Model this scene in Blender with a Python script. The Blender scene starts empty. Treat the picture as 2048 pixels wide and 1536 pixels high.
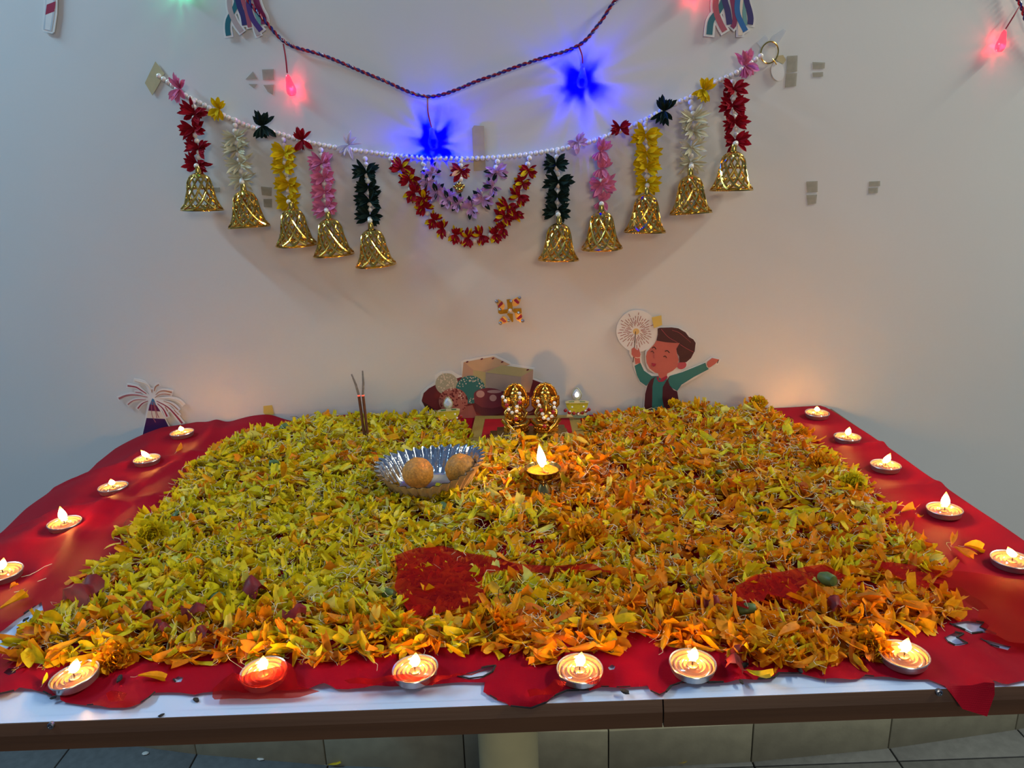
import bpy, bmesh, math, random
import numpy as np
from mathutils import Vector, Matrix, Euler, geometry as mgeo

random.seed(7); rng = np.random.default_rng(11)
SC = bpy.context.scene
COL = SC.collection
ZT = 0.78                      # height of the table top
# ------------------------------------------------------------------ camera
CAM = Vector((0.0, -1.222, 1.19)); FPX = 1420.0
_p = math.radians(15.8); _r = math.radians(2.1)
FWD = Vector((0, math.cos(_p), -math.sin(_p))); RGT = Vector((1, 0, 0)); UPV = RGT.cross(FWD)
cr, ci = math.cos(_r), math.sin(_r)
CX = RGT*cr - UPV*ci; CY = RGT*ci + UPV*cr
cam = bpy.data.cameras.new('camera'); camo = bpy.data.objects.new('camera', cam); COL.objects.link(camo)
cam.sensor_width = 36; cam.lens = FPX/2048*36; cam.clip_start = 0.01; cam.clip_end = 50
camo.matrix_world = Matrix.Translation(CAM) @ Matrix((CX, CY, -FWD)).transposed().to_4x4()
SC.camera = camo
# ------------------------------------------------------------------ light and exposure
SC.view_settings.view_transform = 'Standard'; SC.view_settings.look = 'None'
SC.view_settings.gamma = 1; SC.view_settings.use_curve_mapping = False
SC.view_settings.exposure = 0.0
SC.cycles.use_denoising = True; SC.cycles.sample_clamp_indirect = 4
SC.cycles.max_bounces = 8; SC.cycles.transparent_max_bounces = 12
FLAME_E = 250.0
w = bpy.data.worlds.new('room_light'); SC.world = w; w.use_nodes = True
bg = w.node_tree.nodes['Background']; bg.inputs[0].default_value = (0.38, 0.58, 1.0, 1); bg.inputs[1].default_value = 0.215
def area(name, loc, target, sx, sy, power, col):
    l = bpy.data.lights.new(name, 'AREA'); l.shape = 'RECTANGLE'; l.size = sx; l.size_y = sy
    l.energy = power; l.color = col
    o = bpy.data.objects.new(name, l); COL.objects.link(o); o.location = loc
    o.rotation_euler = (Vector(target)-Vector(loc)).to_track_quat('-Z', 'Y').to_euler()
    return o
area('ceiling_tube_light', (-2.15, -0.32, 2.8), (-0.3, -0.05, 1.2), 1.2, 0.10, 48, (0.42, 0.74, 1.0))
area('ceiling_tube_light', (2.35, -0.30, 2.8), (0.6, -0.05, 1.2), 1.2, 0.10, 64, (0.95, 1.0, 0.84))
area('room_lamp', (0.6, -4.2, 1.95), (0.1, 0.0, 0.9), 1.0, 0.6, 24, (1.0, 0.90, 0.70))

# ------------------------------------------------------------------ photo pixel -> point on a real surface
WR = 5.4; WC = Vector((0.22, 5.4, 0))           # the wall is a wide convex curve
def ray(px, py):
    return (FWD + CX*((px-1024)/FPX) - CY*((py-768)/FPX))
def on_z(px, py, z):
    d = ray(px, py); return CAM + d*((z-CAM.z)/d.z)
def T(px, py, h=0.0): return on_z(px, py, ZT+h)
def on_wall(px, py, off=0.0):
    d = ray(px, py); ox, oy = CAM.x-WC.x, CAM.y-WC.y; R = WR+off
    a = d.x*d.x+d.y*d.y; b = 2*(ox*d.x+oy*d.y); c = ox*ox+oy*oy-R*R
    t = (-b-math.sqrt(max(b*b-4*a*c, 0)))/(2*a); return CAM + d*t
def wall_y(x, off=0.0): return WC.y - math.sqrt((WR+off)**2-(x-WC.x)**2)
def on_plane_y(px, py, y):
    d = ray(px, py); return CAM + d*((y-CAM.y)/d.y)

# ------------------------------------------------------------------ materials
def s2l(c):
    o = []
    for v in c:
        v = v/255.0; o.append(v/12.92 if v <= 0.04045 else ((v+0.055)/1.055)**2.4)
    return (*o, 1.0)
MATS = {}
def mat(name, col, rough=0.6, metal=0.0, var=0.12, scale=40.0, bump=0.0, bscale=None, transl=0.0, transp=0.0, emit=None, estr=0.0, spec=0.5, sheen=0.0, coat=0.0, trans=0.0, tint=None):
    if name in MATS: return MATS[name]
    m = bpy.data.materials.new(name); m.use_nodes = True; nt = m.node_tree; N = nt.nodes; L = nt.links
    b = N['Principled BSDF']; out = N['Material Output']
    b.inputs['Roughness'].default_value = rough; b.inputs['Metallic'].default_value = metal
    b.inputs['Specular IOR Level'].default_value = spec; b.inputs['Coat Weight'].default_value = coat
    b.inputs['Transmission Weight'].default_value = trans
    if sheen: b.inputs['Sheen Weight'].default_value = sheen
    tc = N.new('ShaderNodeTexCoord'); nz = N.new('ShaderNodeTexNoise'); nz.inputs['Scale'].default_value = scale; nz.inputs['Detail'].default_value = 4
    L.new(tc.outputs['Object'], nz.inputs['Vector'])
    c = s2l(col); rp = N.new('ShaderNodeValToRGB')
    rp.color_ramp.elements[0].position = .3; rp.color_ramp.elements[1].position = .7
    rp.color_ramp.elements[0].color = (*[max(0, x*(1-var)) for x in c[:3]], 1)
    rp.color_ramp.elements[1].color = (*[min(1, x*(1+var)) for x in c[:3]], 1)
    L.new(nz.outputs['Fac'], rp.inputs['Fac']); L.new(rp.outputs['Color'], b.inputs['Base Color'])
    if bump:
        bp = N.new('ShaderNodeBump'); bp.inputs['Strength'].default_value = bump; bp.inputs['Distance'].default_value = 0.001
        n2 = N.new('ShaderNodeTexNoise'); n2.inputs['Scale'].default_value = bscale or scale*6; n2.inputs['Detail'].default_value = 5
        L.new(tc.outputs['Object'], n2.inputs['Vector']); L.new(n2.outputs['Fac'], bp.inputs['Height']); L.new(bp.outputs['Normal'], b.inputs['Normal'])
    if emit is not None:
        b.inputs['Emission Color'].default_value = (*emit, 1); b.inputs['Emission Strength'].default_value = estr
    last = b.outputs[0]
    if transl:
        t = N.new('ShaderNodeBsdfTranslucent'); L.new(rp.outputs['Color'], t.inputs['Color'])
        mx = N.new('ShaderNodeMixShader'); mx.inputs[0].default_value = transl; L.new(last, mx.inputs[1]); L.new(t.outputs[0], mx.inputs[2]); last = mx.outputs[0]
    if transp:
        t = N.new('ShaderNodeBsdfTransparent'); t.inputs['Color'].default_value = tint or (1, 1, 1, 1)
        mx = N.new('ShaderNodeMixShader'); mx.inputs[0].default_value = transp; L.new(last, mx.inputs[1]); L.new(t.outputs[0], mx.inputs[2]); last = mx.outputs[0]
    L.new(last, out.inputs['Surface']); MATS[name] = m; return m

# ------------------------------------------------------------------ objects
WO = {}
def prop(o, label=None, cat=None, group=None, kind=None):
    if label: o['label'] = label
    if cat: o['category'] = cat
    if group: o['group'] = group
    if kind: o['kind'] = kind
    return o
def thing(name, label, cat, loc, group=None, kind=None):
    o = bpy.data.objects.new(name, None); COL.objects.link(o); o.location = loc; o.empty_display_size = 0.02
    WO[o.name] = Vector(loc); return prop(o, label, cat, group, kind)
def link(name, me, parent=None, M=None):
    o = bpy.data.objects.new(name, me); COL.objects.link(o)
    M = M or Matrix.Identity(4); wo = M.translation.copy(); WO[o.name] = wo
    if parent is not None:
        o.parent = parent; M = M.copy(); M.translation = wo - WO[parent.name]
    o.matrix_basis = M; return o
class MB:
    def __init__(s): s.v = []; s.f = []; s.m = []; s.cur = 0
    def add(s, vs, fs):
        n = len(s.v); s.v += [tuple(v) for v in vs]; s.f += [tuple(i+n for i in f) for f in fs]; s.m += [s.cur]*len(fs); return s
    def box(s, c, d, M=None):
        c = Vector(c); x, y, z = d[0]/2, d[1]/2, d[2]/2
        vs = [Vector((a, b, e)) for a in (-x, x) for b in (-y, y) for e in (-z, z)]
        vs = [c + ((M @ v) if M else v) for v in vs]
        return s.add(vs, [(0, 1, 3, 2), (4, 6, 7, 5), (0, 4, 5, 1), (2, 3, 7, 6), (0, 2, 6, 4), (1, 5, 7, 3)])
    def bbox(s, c, d, r):
        # box with chamfered edges
        bm = bmesh.new(); bmesh.ops.create_cube(bm, size=1); bmesh.ops.scale(bm, vec=d, verts=bm.verts)
        bmesh.ops.bevel(bm, geom=bm.edges[:], offset=r, segments=2, affect='EDGES', profile=.5)
        bm.verts.ensure_lookup_table(); bm.verts.index_update()
        s.add([v.co+Vector(c) for v in bm.verts], [[v.index for v in f.verts] for f in bm.faces]); bm.free(); return s
    def tube(s, path, r, sides=6, cap=True, flat=1.0):
        path = [Vector(p) for p in path]; n = len(path); rr = r if isinstance(r, (list, tuple)) else [r]*n
        t0 = (path[1]-path[0]).normalized(); ref = Vector((0, 0, 1)) if abs(t0.z) < .9 else Vector((1, 0, 0))
        u = t0.cross(ref).normalized(); vs = []
        for i, p in enumerate(path):
            t = (path[min(i+1, n-1)]-path[max(i-1, 0)]).normalized()
            u = (u - t*u.dot(t)); u = u.normalized() if u.length > 1e-6 else t.orthogonal().normalized(); w_ = t.cross(u)
            for k in range(sides):
                a = 2*math.pi*k/sides; vs.append(p + u*(math.cos(a)*rr[i]) + w_*(math.sin(a)*rr[i]*flat))
        fs = [(i*sides+k, i*sides+(k+1) % sides, (i+1)*sides+(k+1) % sides, (i+1)*sides+k) for i in range(n-1) for k in range(sides)]
        if cap: fs += [tuple(range(sides))[::-1], tuple((n-1)*sides+k for k in range(sides))]
        return s.add(vs, fs)
    def lathe(s, prof, segs=32, c=(0, 0, 0), sx=1, sy=1, closed=False):
        c = Vector(c); vs = []; n = len(prof)
        for (r, z) in prof:
            for k in range(segs):
                a = 2*math.pi*k/segs; vs.append(c+Vector((r*math.cos(a)*sx, r*math.sin(a)*sy, z)))
        fs = [(i*segs+k, i*segs+(k+1) % segs, (i+1)*segs+(k+1) % segs, (i+1)*segs+k) for i in range(n-1) for k in range(segs)]
        if not closed:
            if prof[0][0] > 1e-5: fs.append(tuple(range(segs))[::-1])
            if prof[-1][0] > 1e-5: fs.append(tuple((n-1)*segs+k for k in range(segs)))
        return s.add(vs, fs)
    def ball(s, c, r, segs=10, rings=6, M=None):
        r = r if isinstance(r, (tuple, list)) else (r, r, r); c = Vector(c); vs = []
        for i in range(rings+1):
            th = math.pi*i/rings
            for k in range(segs):
                a = 2*math.pi*k/segs; v = Vector((r[0]*math.sin(th)*math.cos(a), r[1]*math.sin(th)*math.sin(a), r[2]*math.cos(th)))
                vs.append(c+((M @ v) if M else v))
        return s.add(vs, [(i*segs+k, (i+1)*segs+k, (i+1)*segs+(k+1) % segs, i*segs+(k+1) % segs) for i in range(rings) for k in range(segs)])
    def mesh(s, name, mats, smooth=True, off=None):
        me = bpy.data.meshes.new(name); off = Vector(off) if off is not None else Vector()
        me.from_pydata([Vector(v)-off for v in s.v], [], s.f)
        for m in (mats if isinstance(mats, (list, tuple)) else [mats]): me.materials.append(m)
        if any(s.m): me.polygons.foreach_set('material_index', s.m)
        if smooth: me.polygons.foreach_set('use_smooth', [True]*len(me.polygons))
        bm = bmesh.new(); bm.from_mesh(me); bmesh.ops.remove_doubles(bm, verts=bm.verts, dist=1e-6); bm.to_mesh(me); bm.free()
        if smooth:
            try: me.set_sharp_from_angle(angle=math.radians(50))
            except Exception: pass
        me.update(); return me
    def build(s, name, mats, parent=None, smooth=True, origin=None):
        a = np.array([tuple(v) for v in s.v])
        if origin is None:
            lo, hi = a.min(0), a.max(0); origin = Vector(((lo[0]+hi[0])/2, (lo[1]+hi[1])/2, lo[2]))
        return link(name, s.mesh(name, mats, smooth, origin), parent, Matrix.Translation(origin))
def resample(pts, step):
    P = [Vector(p) for p in pts]; Q = [P[0]*2-P[1]]+P+[P[-1]*2-P[-2]]; fine = []
    for i in range(1, len(Q)-2):
        for k in range(24):
            t = k/24; a, b, c, d = Q[i-1], Q[i], Q[i+1], Q[i+2]
            fine.append(.5*((2*b)+(c-a)*t+(2*a-5*b+4*c-d)*t*t+(3*b-a-3*c+d)*t**3))
    fine.append(P[-1]); out = [fine[0]]; acc = 0
    for i in range(1, len(fine)):
        seg = (fine[i]-fine[i-1]).length; 
        while seg > 0 and acc+seg >= step:
            f = (step-acc)/seg; q = fine[i-1].lerp(fine[i], f); out.append(q); fine[i-1] = q; seg = (fine[i]-q).length; acc = 0
        acc += seg
    return out
def inpoly(x, y, poly):
    r = False; n = len(poly); j = n-1
    for i in range(n):
        xi, yi = poly[i][0], poly[i][1]; xj, yj = poly[j][0], poly[j][1]
        if (yi > y) != (yj > y) and x < (xj-xi)*(y-yi)/(yj-yi)+xi: r = not r
        j = i
    return r
def inpoly_np(X, Y, poly):
    r = np.zeros(X.shape, bool); n = len(poly); j = n-1
    for i in range(n):
        xi, yi = poly[i][0], poly[i][1]; xj, yj = poly[j][0], poly[j][1]
        if yi != yj: r ^= ((yi > Y) != (yj > Y)) & (X < (xj-xi)*(Y-yi)/(yj-yi)+xi)
        j = i
    return r
def dist_np(X, Y, poly):
    d = np.full(X.shape, 9.0); n = len(poly)
    for i in range(n):
        ax, ay = poly[i][0], poly[i][1]; bx, by = poly[(i+1) % n][0]-ax, poly[(i+1) % n][1]-ay
        L2 = bx*bx+by*by+1e-12; t = np.clip(((X-ax)*bx+(Y-ay)*by)/L2, 0, 1)
        d = np.minimum(d, np.hypot(X-ax-t*bx, Y-ay-t*by))
    return d
def sheet(outline, holes=(), spacing=0.012, edge=None):
    """triangulated 2-D sheet: (verts2d, tris)"""
    def dense(poly):
        if not edge: return [Vector(p[:2]) for p in poly]
        o = []
        for i in range(len(poly)):
            a, b = Vector(poly[i][:2]), Vector(poly[(i+1) % len(poly)][:2]); n = max(1, int((b-a).length/edge))
            for k in range(n): o.append(a.lerp(b, k/n))
        return o
    loops = [dense(outline)]+[dense(h) for h in holes]; vs = []; es = []
    for lp in loops:
        s = len(vs); vs += lp; es += [(s+i, s+(i+1) % len(lp)) for i in range(len(lp))]
    xs = [v.x for v in loops[0]]; ys = [v.y for v in loops[0]]
    if spacing:
        gx = np.arange(min(xs)+spacing/2, max(xs), spacing); gy = np.arange(min(ys)+spacing/2, max(ys), spacing)
        if len(gx) and len(gy):
            X, Y = np.meshgrid(gx, gy); X = X.ravel(); Y = Y.ravel(); ok = inpoly_np(X, Y, loops[0]) & (dist_np(X, Y, loops[0]) > spacing*.35)
            for h in loops[1:]: ok &= ~inpoly_np(X, Y, h) & (dist_np(X, Y, h) > spacing*.3)
            vs += [Vector((float(a), float(b))) for a, b in zip(X[ok], Y[ok])]
    V, _, F, _, _, _ = mgeo.delaunay_2d_cdt(vs, es, [], 0, 1e-7)
    C = np.array([[sum(V[i].x for i in f)/3, sum(V[i].y for i in f)/3] for f in F])
    ok = inpoly_np(C[:, 0], C[:, 1], loops[0])
    for h in loops[1:]: ok &= ~inpoly_np(C[:, 0], C[:, 1], h)
    return V, [tuple(f) for f, k in zip(F, ok) if k]
def card(poly, M, z0, th, mb):
    """flat cut-out: 2-D polygon in frame M (u, v, n), from depth z0 to z0+th along n"""
    poly = [Vector(p[:2]) for p in poly]
    A = sum(poly[i].x*poly[(i+1) % len(poly)].y-poly[(i+1) % len(poly)].x*poly[i].y for i in range(len(poly)))
    if A < 0: poly = poly[::-1]
    n = len(poly); V, F = sheet(poly, spacing=None); m = len(V)
    vs = [M @ Vector((p.x, p.y, z0+th)) for p in V]+[M @ Vector((p.x, p.y, z0)) for p in V]
    fs = [f if (V[f[1]]-V[f[0]]).cross(V[f[2]]-V[f[0]]) > 0 else f[::-1] for f in F]
    fs += [tuple(i+m for i in f[::-1]) for f in list(fs)]
    fs += [(i, i+m, (i+1) % n+m, (i+1) % n) for i in range(n)]
    return mb.add(vs, fs)
def wframe(px, py, off):
    P = on_wall(px, py, off); n = Vector((P.x-WC.x, P.y-WC.y, 0)).normalized(); u = Vector((0, 0, 1)).cross(n)
    M = Matrix((u, Vector((0, 0, 1)), n)).transposed().to_4x4(); M.translation = P; return M
def to2d(M, px, py):
    n = Vector((M[0][2], M[1][2], M[2][2])); o = M.translation; d = ray(px, py); t = (o-CAM).dot(n)/d.dot(n)
    q = M.inverted() @ (CAM+d*t); return Vector((q.x, q.y))
def sm(x): x = np.clip(x, 0, 1); return x*x*(3-2*x)
def wob(x, y, k=1.0):
    return (math.sin(x*k*37.1+1.3)*math.cos(y*k*29.7+.4)+.6*math.sin(x*k*71.3+y*k*53.9)+.4*math.cos(y*k*113-x*k*61))/2.0
# ================================================================== the setting
M_wall = mat('painted_wall', (214, 211, 206), .5, var=.02, scale=3, bump=.12, bscale=90)
M_skirt = mat('cream_skirting_tile', (146, 140, 116), .55, var=.12, scale=25, bump=.2)
M_floor = mat('grey_floor_tile', (88, 88, 86), .6, var=.15, scale=60, bump=.2)
M_grout = mat('dark_grout', (45, 44, 42), .9)
mb = MB(); n = 120; vs = []; fs = []
for i in range(n+1):
    a = -0.62+1.24*i/n
    for off, zs in ((0, (0, 3.2)), (-.12, (0, 3.2))):
        for z in zs: vs.append((WC.x+math.sin(a)*(WR+off), WC.y-math.cos(a)*(WR+off), z))
for i in range(n):
    b = i*4; fs += [(b, b+4, b+5, b+1), (b+2, b+3, b+7, b+6), (b+1, b+5, b+7, b+3)]
wall = mb.add(vs, fs).build('wall_back', M_wall); prop(wall, kind='structure', label='off-white painted wall bulging in a wide gentle curve')
fl = MB().box((0.2, -1.3, -0.03), (7, 6, 0.05)).build('floor', M_grout, smooth=False); prop(fl, kind='structure', label='dark grey tiled floor under the table')
tile = MB().bbox((0, 0, -0.003), (.297, .297, .012), .0015).mesh('floor_tile', M_floor)
x0 = on_z(1500, 1515, 0).x
for i in range(-7, 8):
    for j in range(-6, 2):
        M = Matrix.Translation((x0+i*.30-.15, -.02+j*.30+.15, 0)); link('floor_tile', tile, fl, M)
sk = MB()
for i in range(61):
    pass
base = MB(); vs = []; fs = []
for i in range(61):
    a = -0.5+1.0*i/60
    for r, z in ((WR, 0), (WR+.006, 0), (WR+.006, .098), (WR, .098)): vs.append((WC.x+math.sin(a)*r, WC.y-math.cos(a)*r, z))
for i in range(60):
    b = i*4
    for k in range(4): fs.append((b+k, b+(k+1) % 4, b+4+(k+1) % 4, b+4+k))
bs = base.add(vs, fs).build('baseboard_back', M_grout); prop(bs, kind='structure', label='cream tile skirting along the foot of the curved wall')
st = MB(); 
st.bbox((0, 0, .05), (.298, .012, .099), .0012); stm = st.mesh('skirting_tile', M_skirt)
a0 = math.atan2(on_z(1497, 1515, 0).x-WC.x, WR); da = .30/WR
for i in range(-7, 8):
    a = a0+(i+.5)*da; M = Matrix.Translation((WC.x+math.sin(a)*(WR+.006), WC.y-math.cos(a)*(WR+.006), 0)) @ Matrix.Rotation(a, 4, 'Z')
    link('skirting_tile', stm, bs, M)

# ================================================================== table
TX0, TX1 = -0.625, 0.572; TY0, TY1 = -0.7355, -0.012
M_lam = mat('white_laminate', (186, 196, 220), .35, var=.03, scale=12)
M_wood = mat('edge_wood', (96, 62, 36), .5, var=.3, scale=14, bump=.3, bscale=60)
nt = M_wood.node_tree; tcn = [x for x in nt.nodes if x.type == 'TEX_COORD'][0]
for x in [x for x in nt.nodes if x.type == 'TEX_NOISE']:
    mp = nt.nodes.new('ShaderNodeMapping'); mp.inputs['Scale'].default_value = (.12, 3, 3); nt.links.new(tcn.outputs['Object'], mp.inputs['Vector']); nt.links.new(mp.outputs[0], x.inputs['Vector'])
M_post = mat('cream_post', (212, 198, 144), .45, var=.06, scale=20)
tb = thing('table', 'white topped table with brown wooden edge standing against the wall', 'table', ((TX0+TX1)/2, (TY0+TY1)/2, 0))
MB().box(((TX0+TX1)/2, (TY0+TY1)/2+.001, ZT-.010), (TX1-TX0-.012, TY1-TY0-.012, .020)).box(((TX0+TX1)/2, TY0+.0045, ZT-.0001), (TX1-TX0-.012, .0078, .0002)).build('table_top', M_lam, tb, smooth=False)
# front lipping in two lengths with a chamfered upper edge, side and back lippings
def lip(xa, xb):
    pr = [(TY0+.008, ZT-.0003), (TY0, ZT-.0003), (TY0-.003, ZT-.010), (TY0-.003, ZT-.0245), (TY0+.008, ZT-.0245)]
    m = MB(); k = len(pr); m.add([(xa, y, z) for y, z in pr]+[(xb, y, z) for y, z in pr], [tuple(range(k)), tuple(range(k, 2*k))[::-1]]+[(i, i+k, (i+1) % k+k, (i+1) % k) for i in range(k)])
    return m.build('edge_strip', M_wood, tb, smooth=False)
xj = on_z(1327, 1425, ZT-.01).x
lip(TX0, xj-.0006); lip(xj+.0006, TX1)
for x in (TX0+.003, TX1-.003): MB().box((x, (TY0+TY1)/2+.006, ZT-.0145), (.006, TY1-TY0-.012, .028)).build('edge_strip', M_wood, tb, smooth=False)
MB().box(((TX0+TX1)/2, TY1-.003, ZT-.0145), (TX1-TX0-.012, .006, .028)).build('edge_strip', M_wood, tb, smooth=False)
pc = on_plane_y(1017, 1500, -.40)
MB().lathe([(.042, .02), (.042, ZT-.022)], 28, (pc.x, -.40, 0)).build('leg', M_post, tb)
MB().lathe([(.17, 0), (.17, .008), (.16, .016), (.06, .022), (.042, .024)], 36, (pc.x, -.40, .003)).build('leg_base', M_post, tb)
MB().box((pc.x, -.40, ZT-.026), (.5, .06, .012)).box((pc.x, -.40, ZT-.026), (.06, .45, .0119)).build('top_bracket', M_post, tb, smooth=False)
M_screw = mat('steel_screw', (150, 150, 155), .3, 1)
for px, py in ((100, 1453), (1880, 1387)):
    q = on_plane_y(px, py, TY0-.0028); m = MB(); m.lathe([(0, -.001), (.0014, -.001), (.0018, 0), (.0028, -.0004), (.0030, -.003)][::-1], 12)
    R = Matrix.Translation(q) @ Matrix.Rotation(math.radians(80), 4, 'X'); link('screw', m.mesh('screw', M_screw), tb, R)

# ================================================================== petal pile ground plan
pile_px = [(690, 828), (640, 840), (560, 856), (490, 872), (440, 892), (390, 925), (355, 960), (335, 992), (320, 1022), (245, 1055), (222, 1085), (235, 1108), (170, 1140), (150, 1165), (150, 1190), (112, 1215), (60, 1255), (12, 1300), (12, 1325), (85, 1335), (150, 1318), (215, 1330), (300, 1322), (420, 1332), (560, 1322), (640, 1328), (760, 1312), (830, 1302), (960, 1300), (1085, 1328), (1130, 1308), (1240, 1298), (1330, 1288), (1440, 1305), (1500, 1328), (1620, 1338), (1690, 1332), (1760, 1308), (1780, 1262), (1850, 1258), (1960, 1205), (1880, 1165), (1945, 1130), (1880, 1108), (1840, 1070), (1780, 1050), (1800, 1012), (1745, 975), (1735, 958), (1690, 925), (1640, 890), (1600, 855), (1565, 832), (1520, 818), (1210, 822), (1165, 840), (1155, 880), (958, 884), (935, 850), (880, 834), (800, 828)]
PILE = []
for px, py in pile_px:
    q = T(px, py, .004); PILE.append((q.x, min(q.y, wall_y(q.x)-.016)))
MATQ = [T(*p) for p in ((951, 838), (938, 893), (1172, 888), (1158, 836))]
BOWL = T(862, 952, .02); LAMP = T(1087, 990, .006)
def Hnp(X, Y):
    d = dist_np(X, Y, PILE); ins = inpoly_np(X, Y, PILE)
    back = sm((Y+.62)/.45)
    hm = .009+.021*back
    nz = .5+.25*np.sin(X*31+2)*np.cos(Y*27-1)+.22*np.sin(X*57-Y*43)+.18*np.cos(X*13+Y*19+2)
    H = hm*sm(d/(.03+.03*back))*(.55+.75*nz)
    for c, r, h in ((BOWL, .05, .007), (LAMP, .016, .004)):
        rr = np.hypot(X-c.x, Y-c.y); k = sm((rr-r)/.03); H = np.minimum(H, h+(H-h)*k)
    km = sm((dist_np(X, Y, [(q.x, q.y) for q in MATQ]))/.055); H = np.where(inpoly_np(X, Y, [(q.x, q.y) for q in MATQ]), 0.001, H*(.12+.88*km))
    return np.where(ins, H, 0)
def H1(x, y): return float(Hnp(np.array([x]), np.array([y]))[0])

# ================================================================== red cloth
def cloth_mat(name, col, transp, gl):
    m = mat(name, col, .55, var=.10, scale=9, transl=.22, transp=transp, spec=.06, tint=(.92, .30, .22, 1))
    nt = m.node_tree; N = nt.nodes; L = nt.links; b = N['Principled BSDF']
    tc = [x for x in N if x.type == 'TEX_COORD'][0]; hs = []
    for ax in 'XY':
        wv = N.new('ShaderNodeTexWave'); wv.wave_type = 'BANDS'; wv.bands_direction = ax; wv.inputs['Scale'].default_value = 420; wv.inputs['Distortion'].default_value = 1.5; wv.inputs['Detail Scale'].default_value = .3
        L.new(tc.outputs['Object'], wv.inputs['Vector']); hs.append(wv)
    ad = N.new('ShaderNodeMath'); ad.operation = 'ADD'; L.new(hs[0].outputs['Fac'], ad.inputs[0]); L.new(hs[1].outputs['Fac'], ad.inputs[1])
    bp = N.new('ShaderNodeBump'); bp.inputs['Strength'].default_value = .25; bp.inputs['Distance'].default_value = .0004
    L.new(ad.outputs[0], bp.inputs['Height']); L.new(bp.outputs['Normal'], b.inputs['Normal'])
    return m
M_cloth = cloth_mat('red_net_cloth', (160, 10, 32), .03, .3)
M_flap = cloth_mat('red_net_cloth_single_layer', (164, 16, 22), .52, .3)
M_char = mat('charred_black', (22, 17, 15), .8, var=.4, scale=300, bump=.5)
def cr_(pts, ox, oy, s): return [(ox+x/s, oy+y/s) for x, y in pts]
edge_px = cr_([(-60, 890), (0, 878), (90, 850), (120, 828), (190, 830), (260, 850), (310, 880), (355, 868), (360, 900), (440, 912), (550, 927), (640, 937), (740, 937), (830, 922), (880, 890), (910, 850), (980, 848), (1060, 850), (1140, 862), (1190, 850), (1240, 845), (1420, 850), (1600, 840), (1790, 830), (1900, 808), (1970, 830), (2040, 832)], 0, 1100, 2.926)
edge_px += cr_([(10, 975), (300, 960), (480, 950), (620, 935), (790, 938), (780, 988), (860, 1035), (940, 1062), (1060, 1064), (1150, 1050), (1200, 1020), (1270, 995), (1340, 985), (1400, 985), (1470, 965), (1560, 972), (1640, 965), (1740, 960), (1760, 990), (1810, 1018), (1850, 1000), (1880, 960), (1950, 940)], 700, 1050, 2.926)
edge_px += cr_([(10, 860), (100, 857), (330, 850), (440, 838), (580, 828), (610, 800), (740, 802), (850, 830), (960, 840), (1080, 830), (1110, 812), (1220, 822), (1350, 832), (1480, 832), (1540, 860), (1620, 888), (1700, 918), (1850, 930), (1880, 885), (1860, 850), (1950, 860), (2048, 838), (2200, 815), (2380, 800)], 1350, 1080, 2.934)
CL_F = [T(*p) for p in edge_px]
left_px = [(480, 842), (400, 858), (330, 872), (290, 880), (240, 888), (190, 909), (152, 948), (100, 980), (50, 1006), (0, 1050), (-60, 1085)]
CL_L = [on_z(px, py, ZT-.022) for px, py in left_px]
outl = [(p.x, p.y) for p in CL_F]
outl[0] = (-.56, outl[0][1])
outl += [(.568, -.70), (.570, -.5), (.568, -.3), (.569, -.16), (.566, -.05), (.560, wall_y(.560)-.003)]
for x in np.linspace(.5, -.45, 24): outl.append((float(x), wall_y(float(x))-.004))
outl += [(p.x, min(p.y, wall_y(p.x)-.004)) for p in CL_L]
outl += [(-.69, -.50), (-.685, -.58), (-.65, -.66), (-.60, -.70)]
def px2(l): return [(T(*p).x, T(*p).y) for p in l]
holes_px = [[(84, 1208), (60, 1226), (40, 1240), (8, 1266), (-50, 1290), (-60, 1330), (0, 1314), (27, 1292), (42, 1278), (34, 1262), (62, 1246), (88, 1228)],
  cr_([(630, 905), (690, 878), (770, 858), (852, 848), (835, 890), (780, 908), (700, 915)], 700, 1050, 2.926),
  cr_([(28, 748), (60, 725), (105, 728), (100, 752), (60, 768)], 0, 1100, 2.926), cr_([(1018, 772), (1045, 752), (1075, 760), (1062, 785), (1030, 788)], 0, 1100, 2.926),
  cr_([(1508, 750), (1535, 735), (1552, 745), (1530, 765)], 700, 1050, 2.926), cr_([(1510, 848), (1532, 828), (1552, 840), (1545, 858), (1520, 862)], 700, 1050, 2.926),
  cr_([(1610, 505), (1720, 488), (1810, 500), (1785, 530), (1880, 575), (1800, 562), (1740, 565), (1700, 545), (1640, 520)], 1350, 1080, 2.934),
  cr_([(1580, 590), (1640, 558), (1690, 568), (1650, 592), (1712, 632), (1640, 635), (1600, 615)], 1350, 1080, 2.934),
  cr_([(1790, 600), (1870, 618), (1970, 640), (1950, 660), (1850, 635)], 1350, 1080, 2.934)]
HOLES = [px2(h) for h in holes_px]
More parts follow.
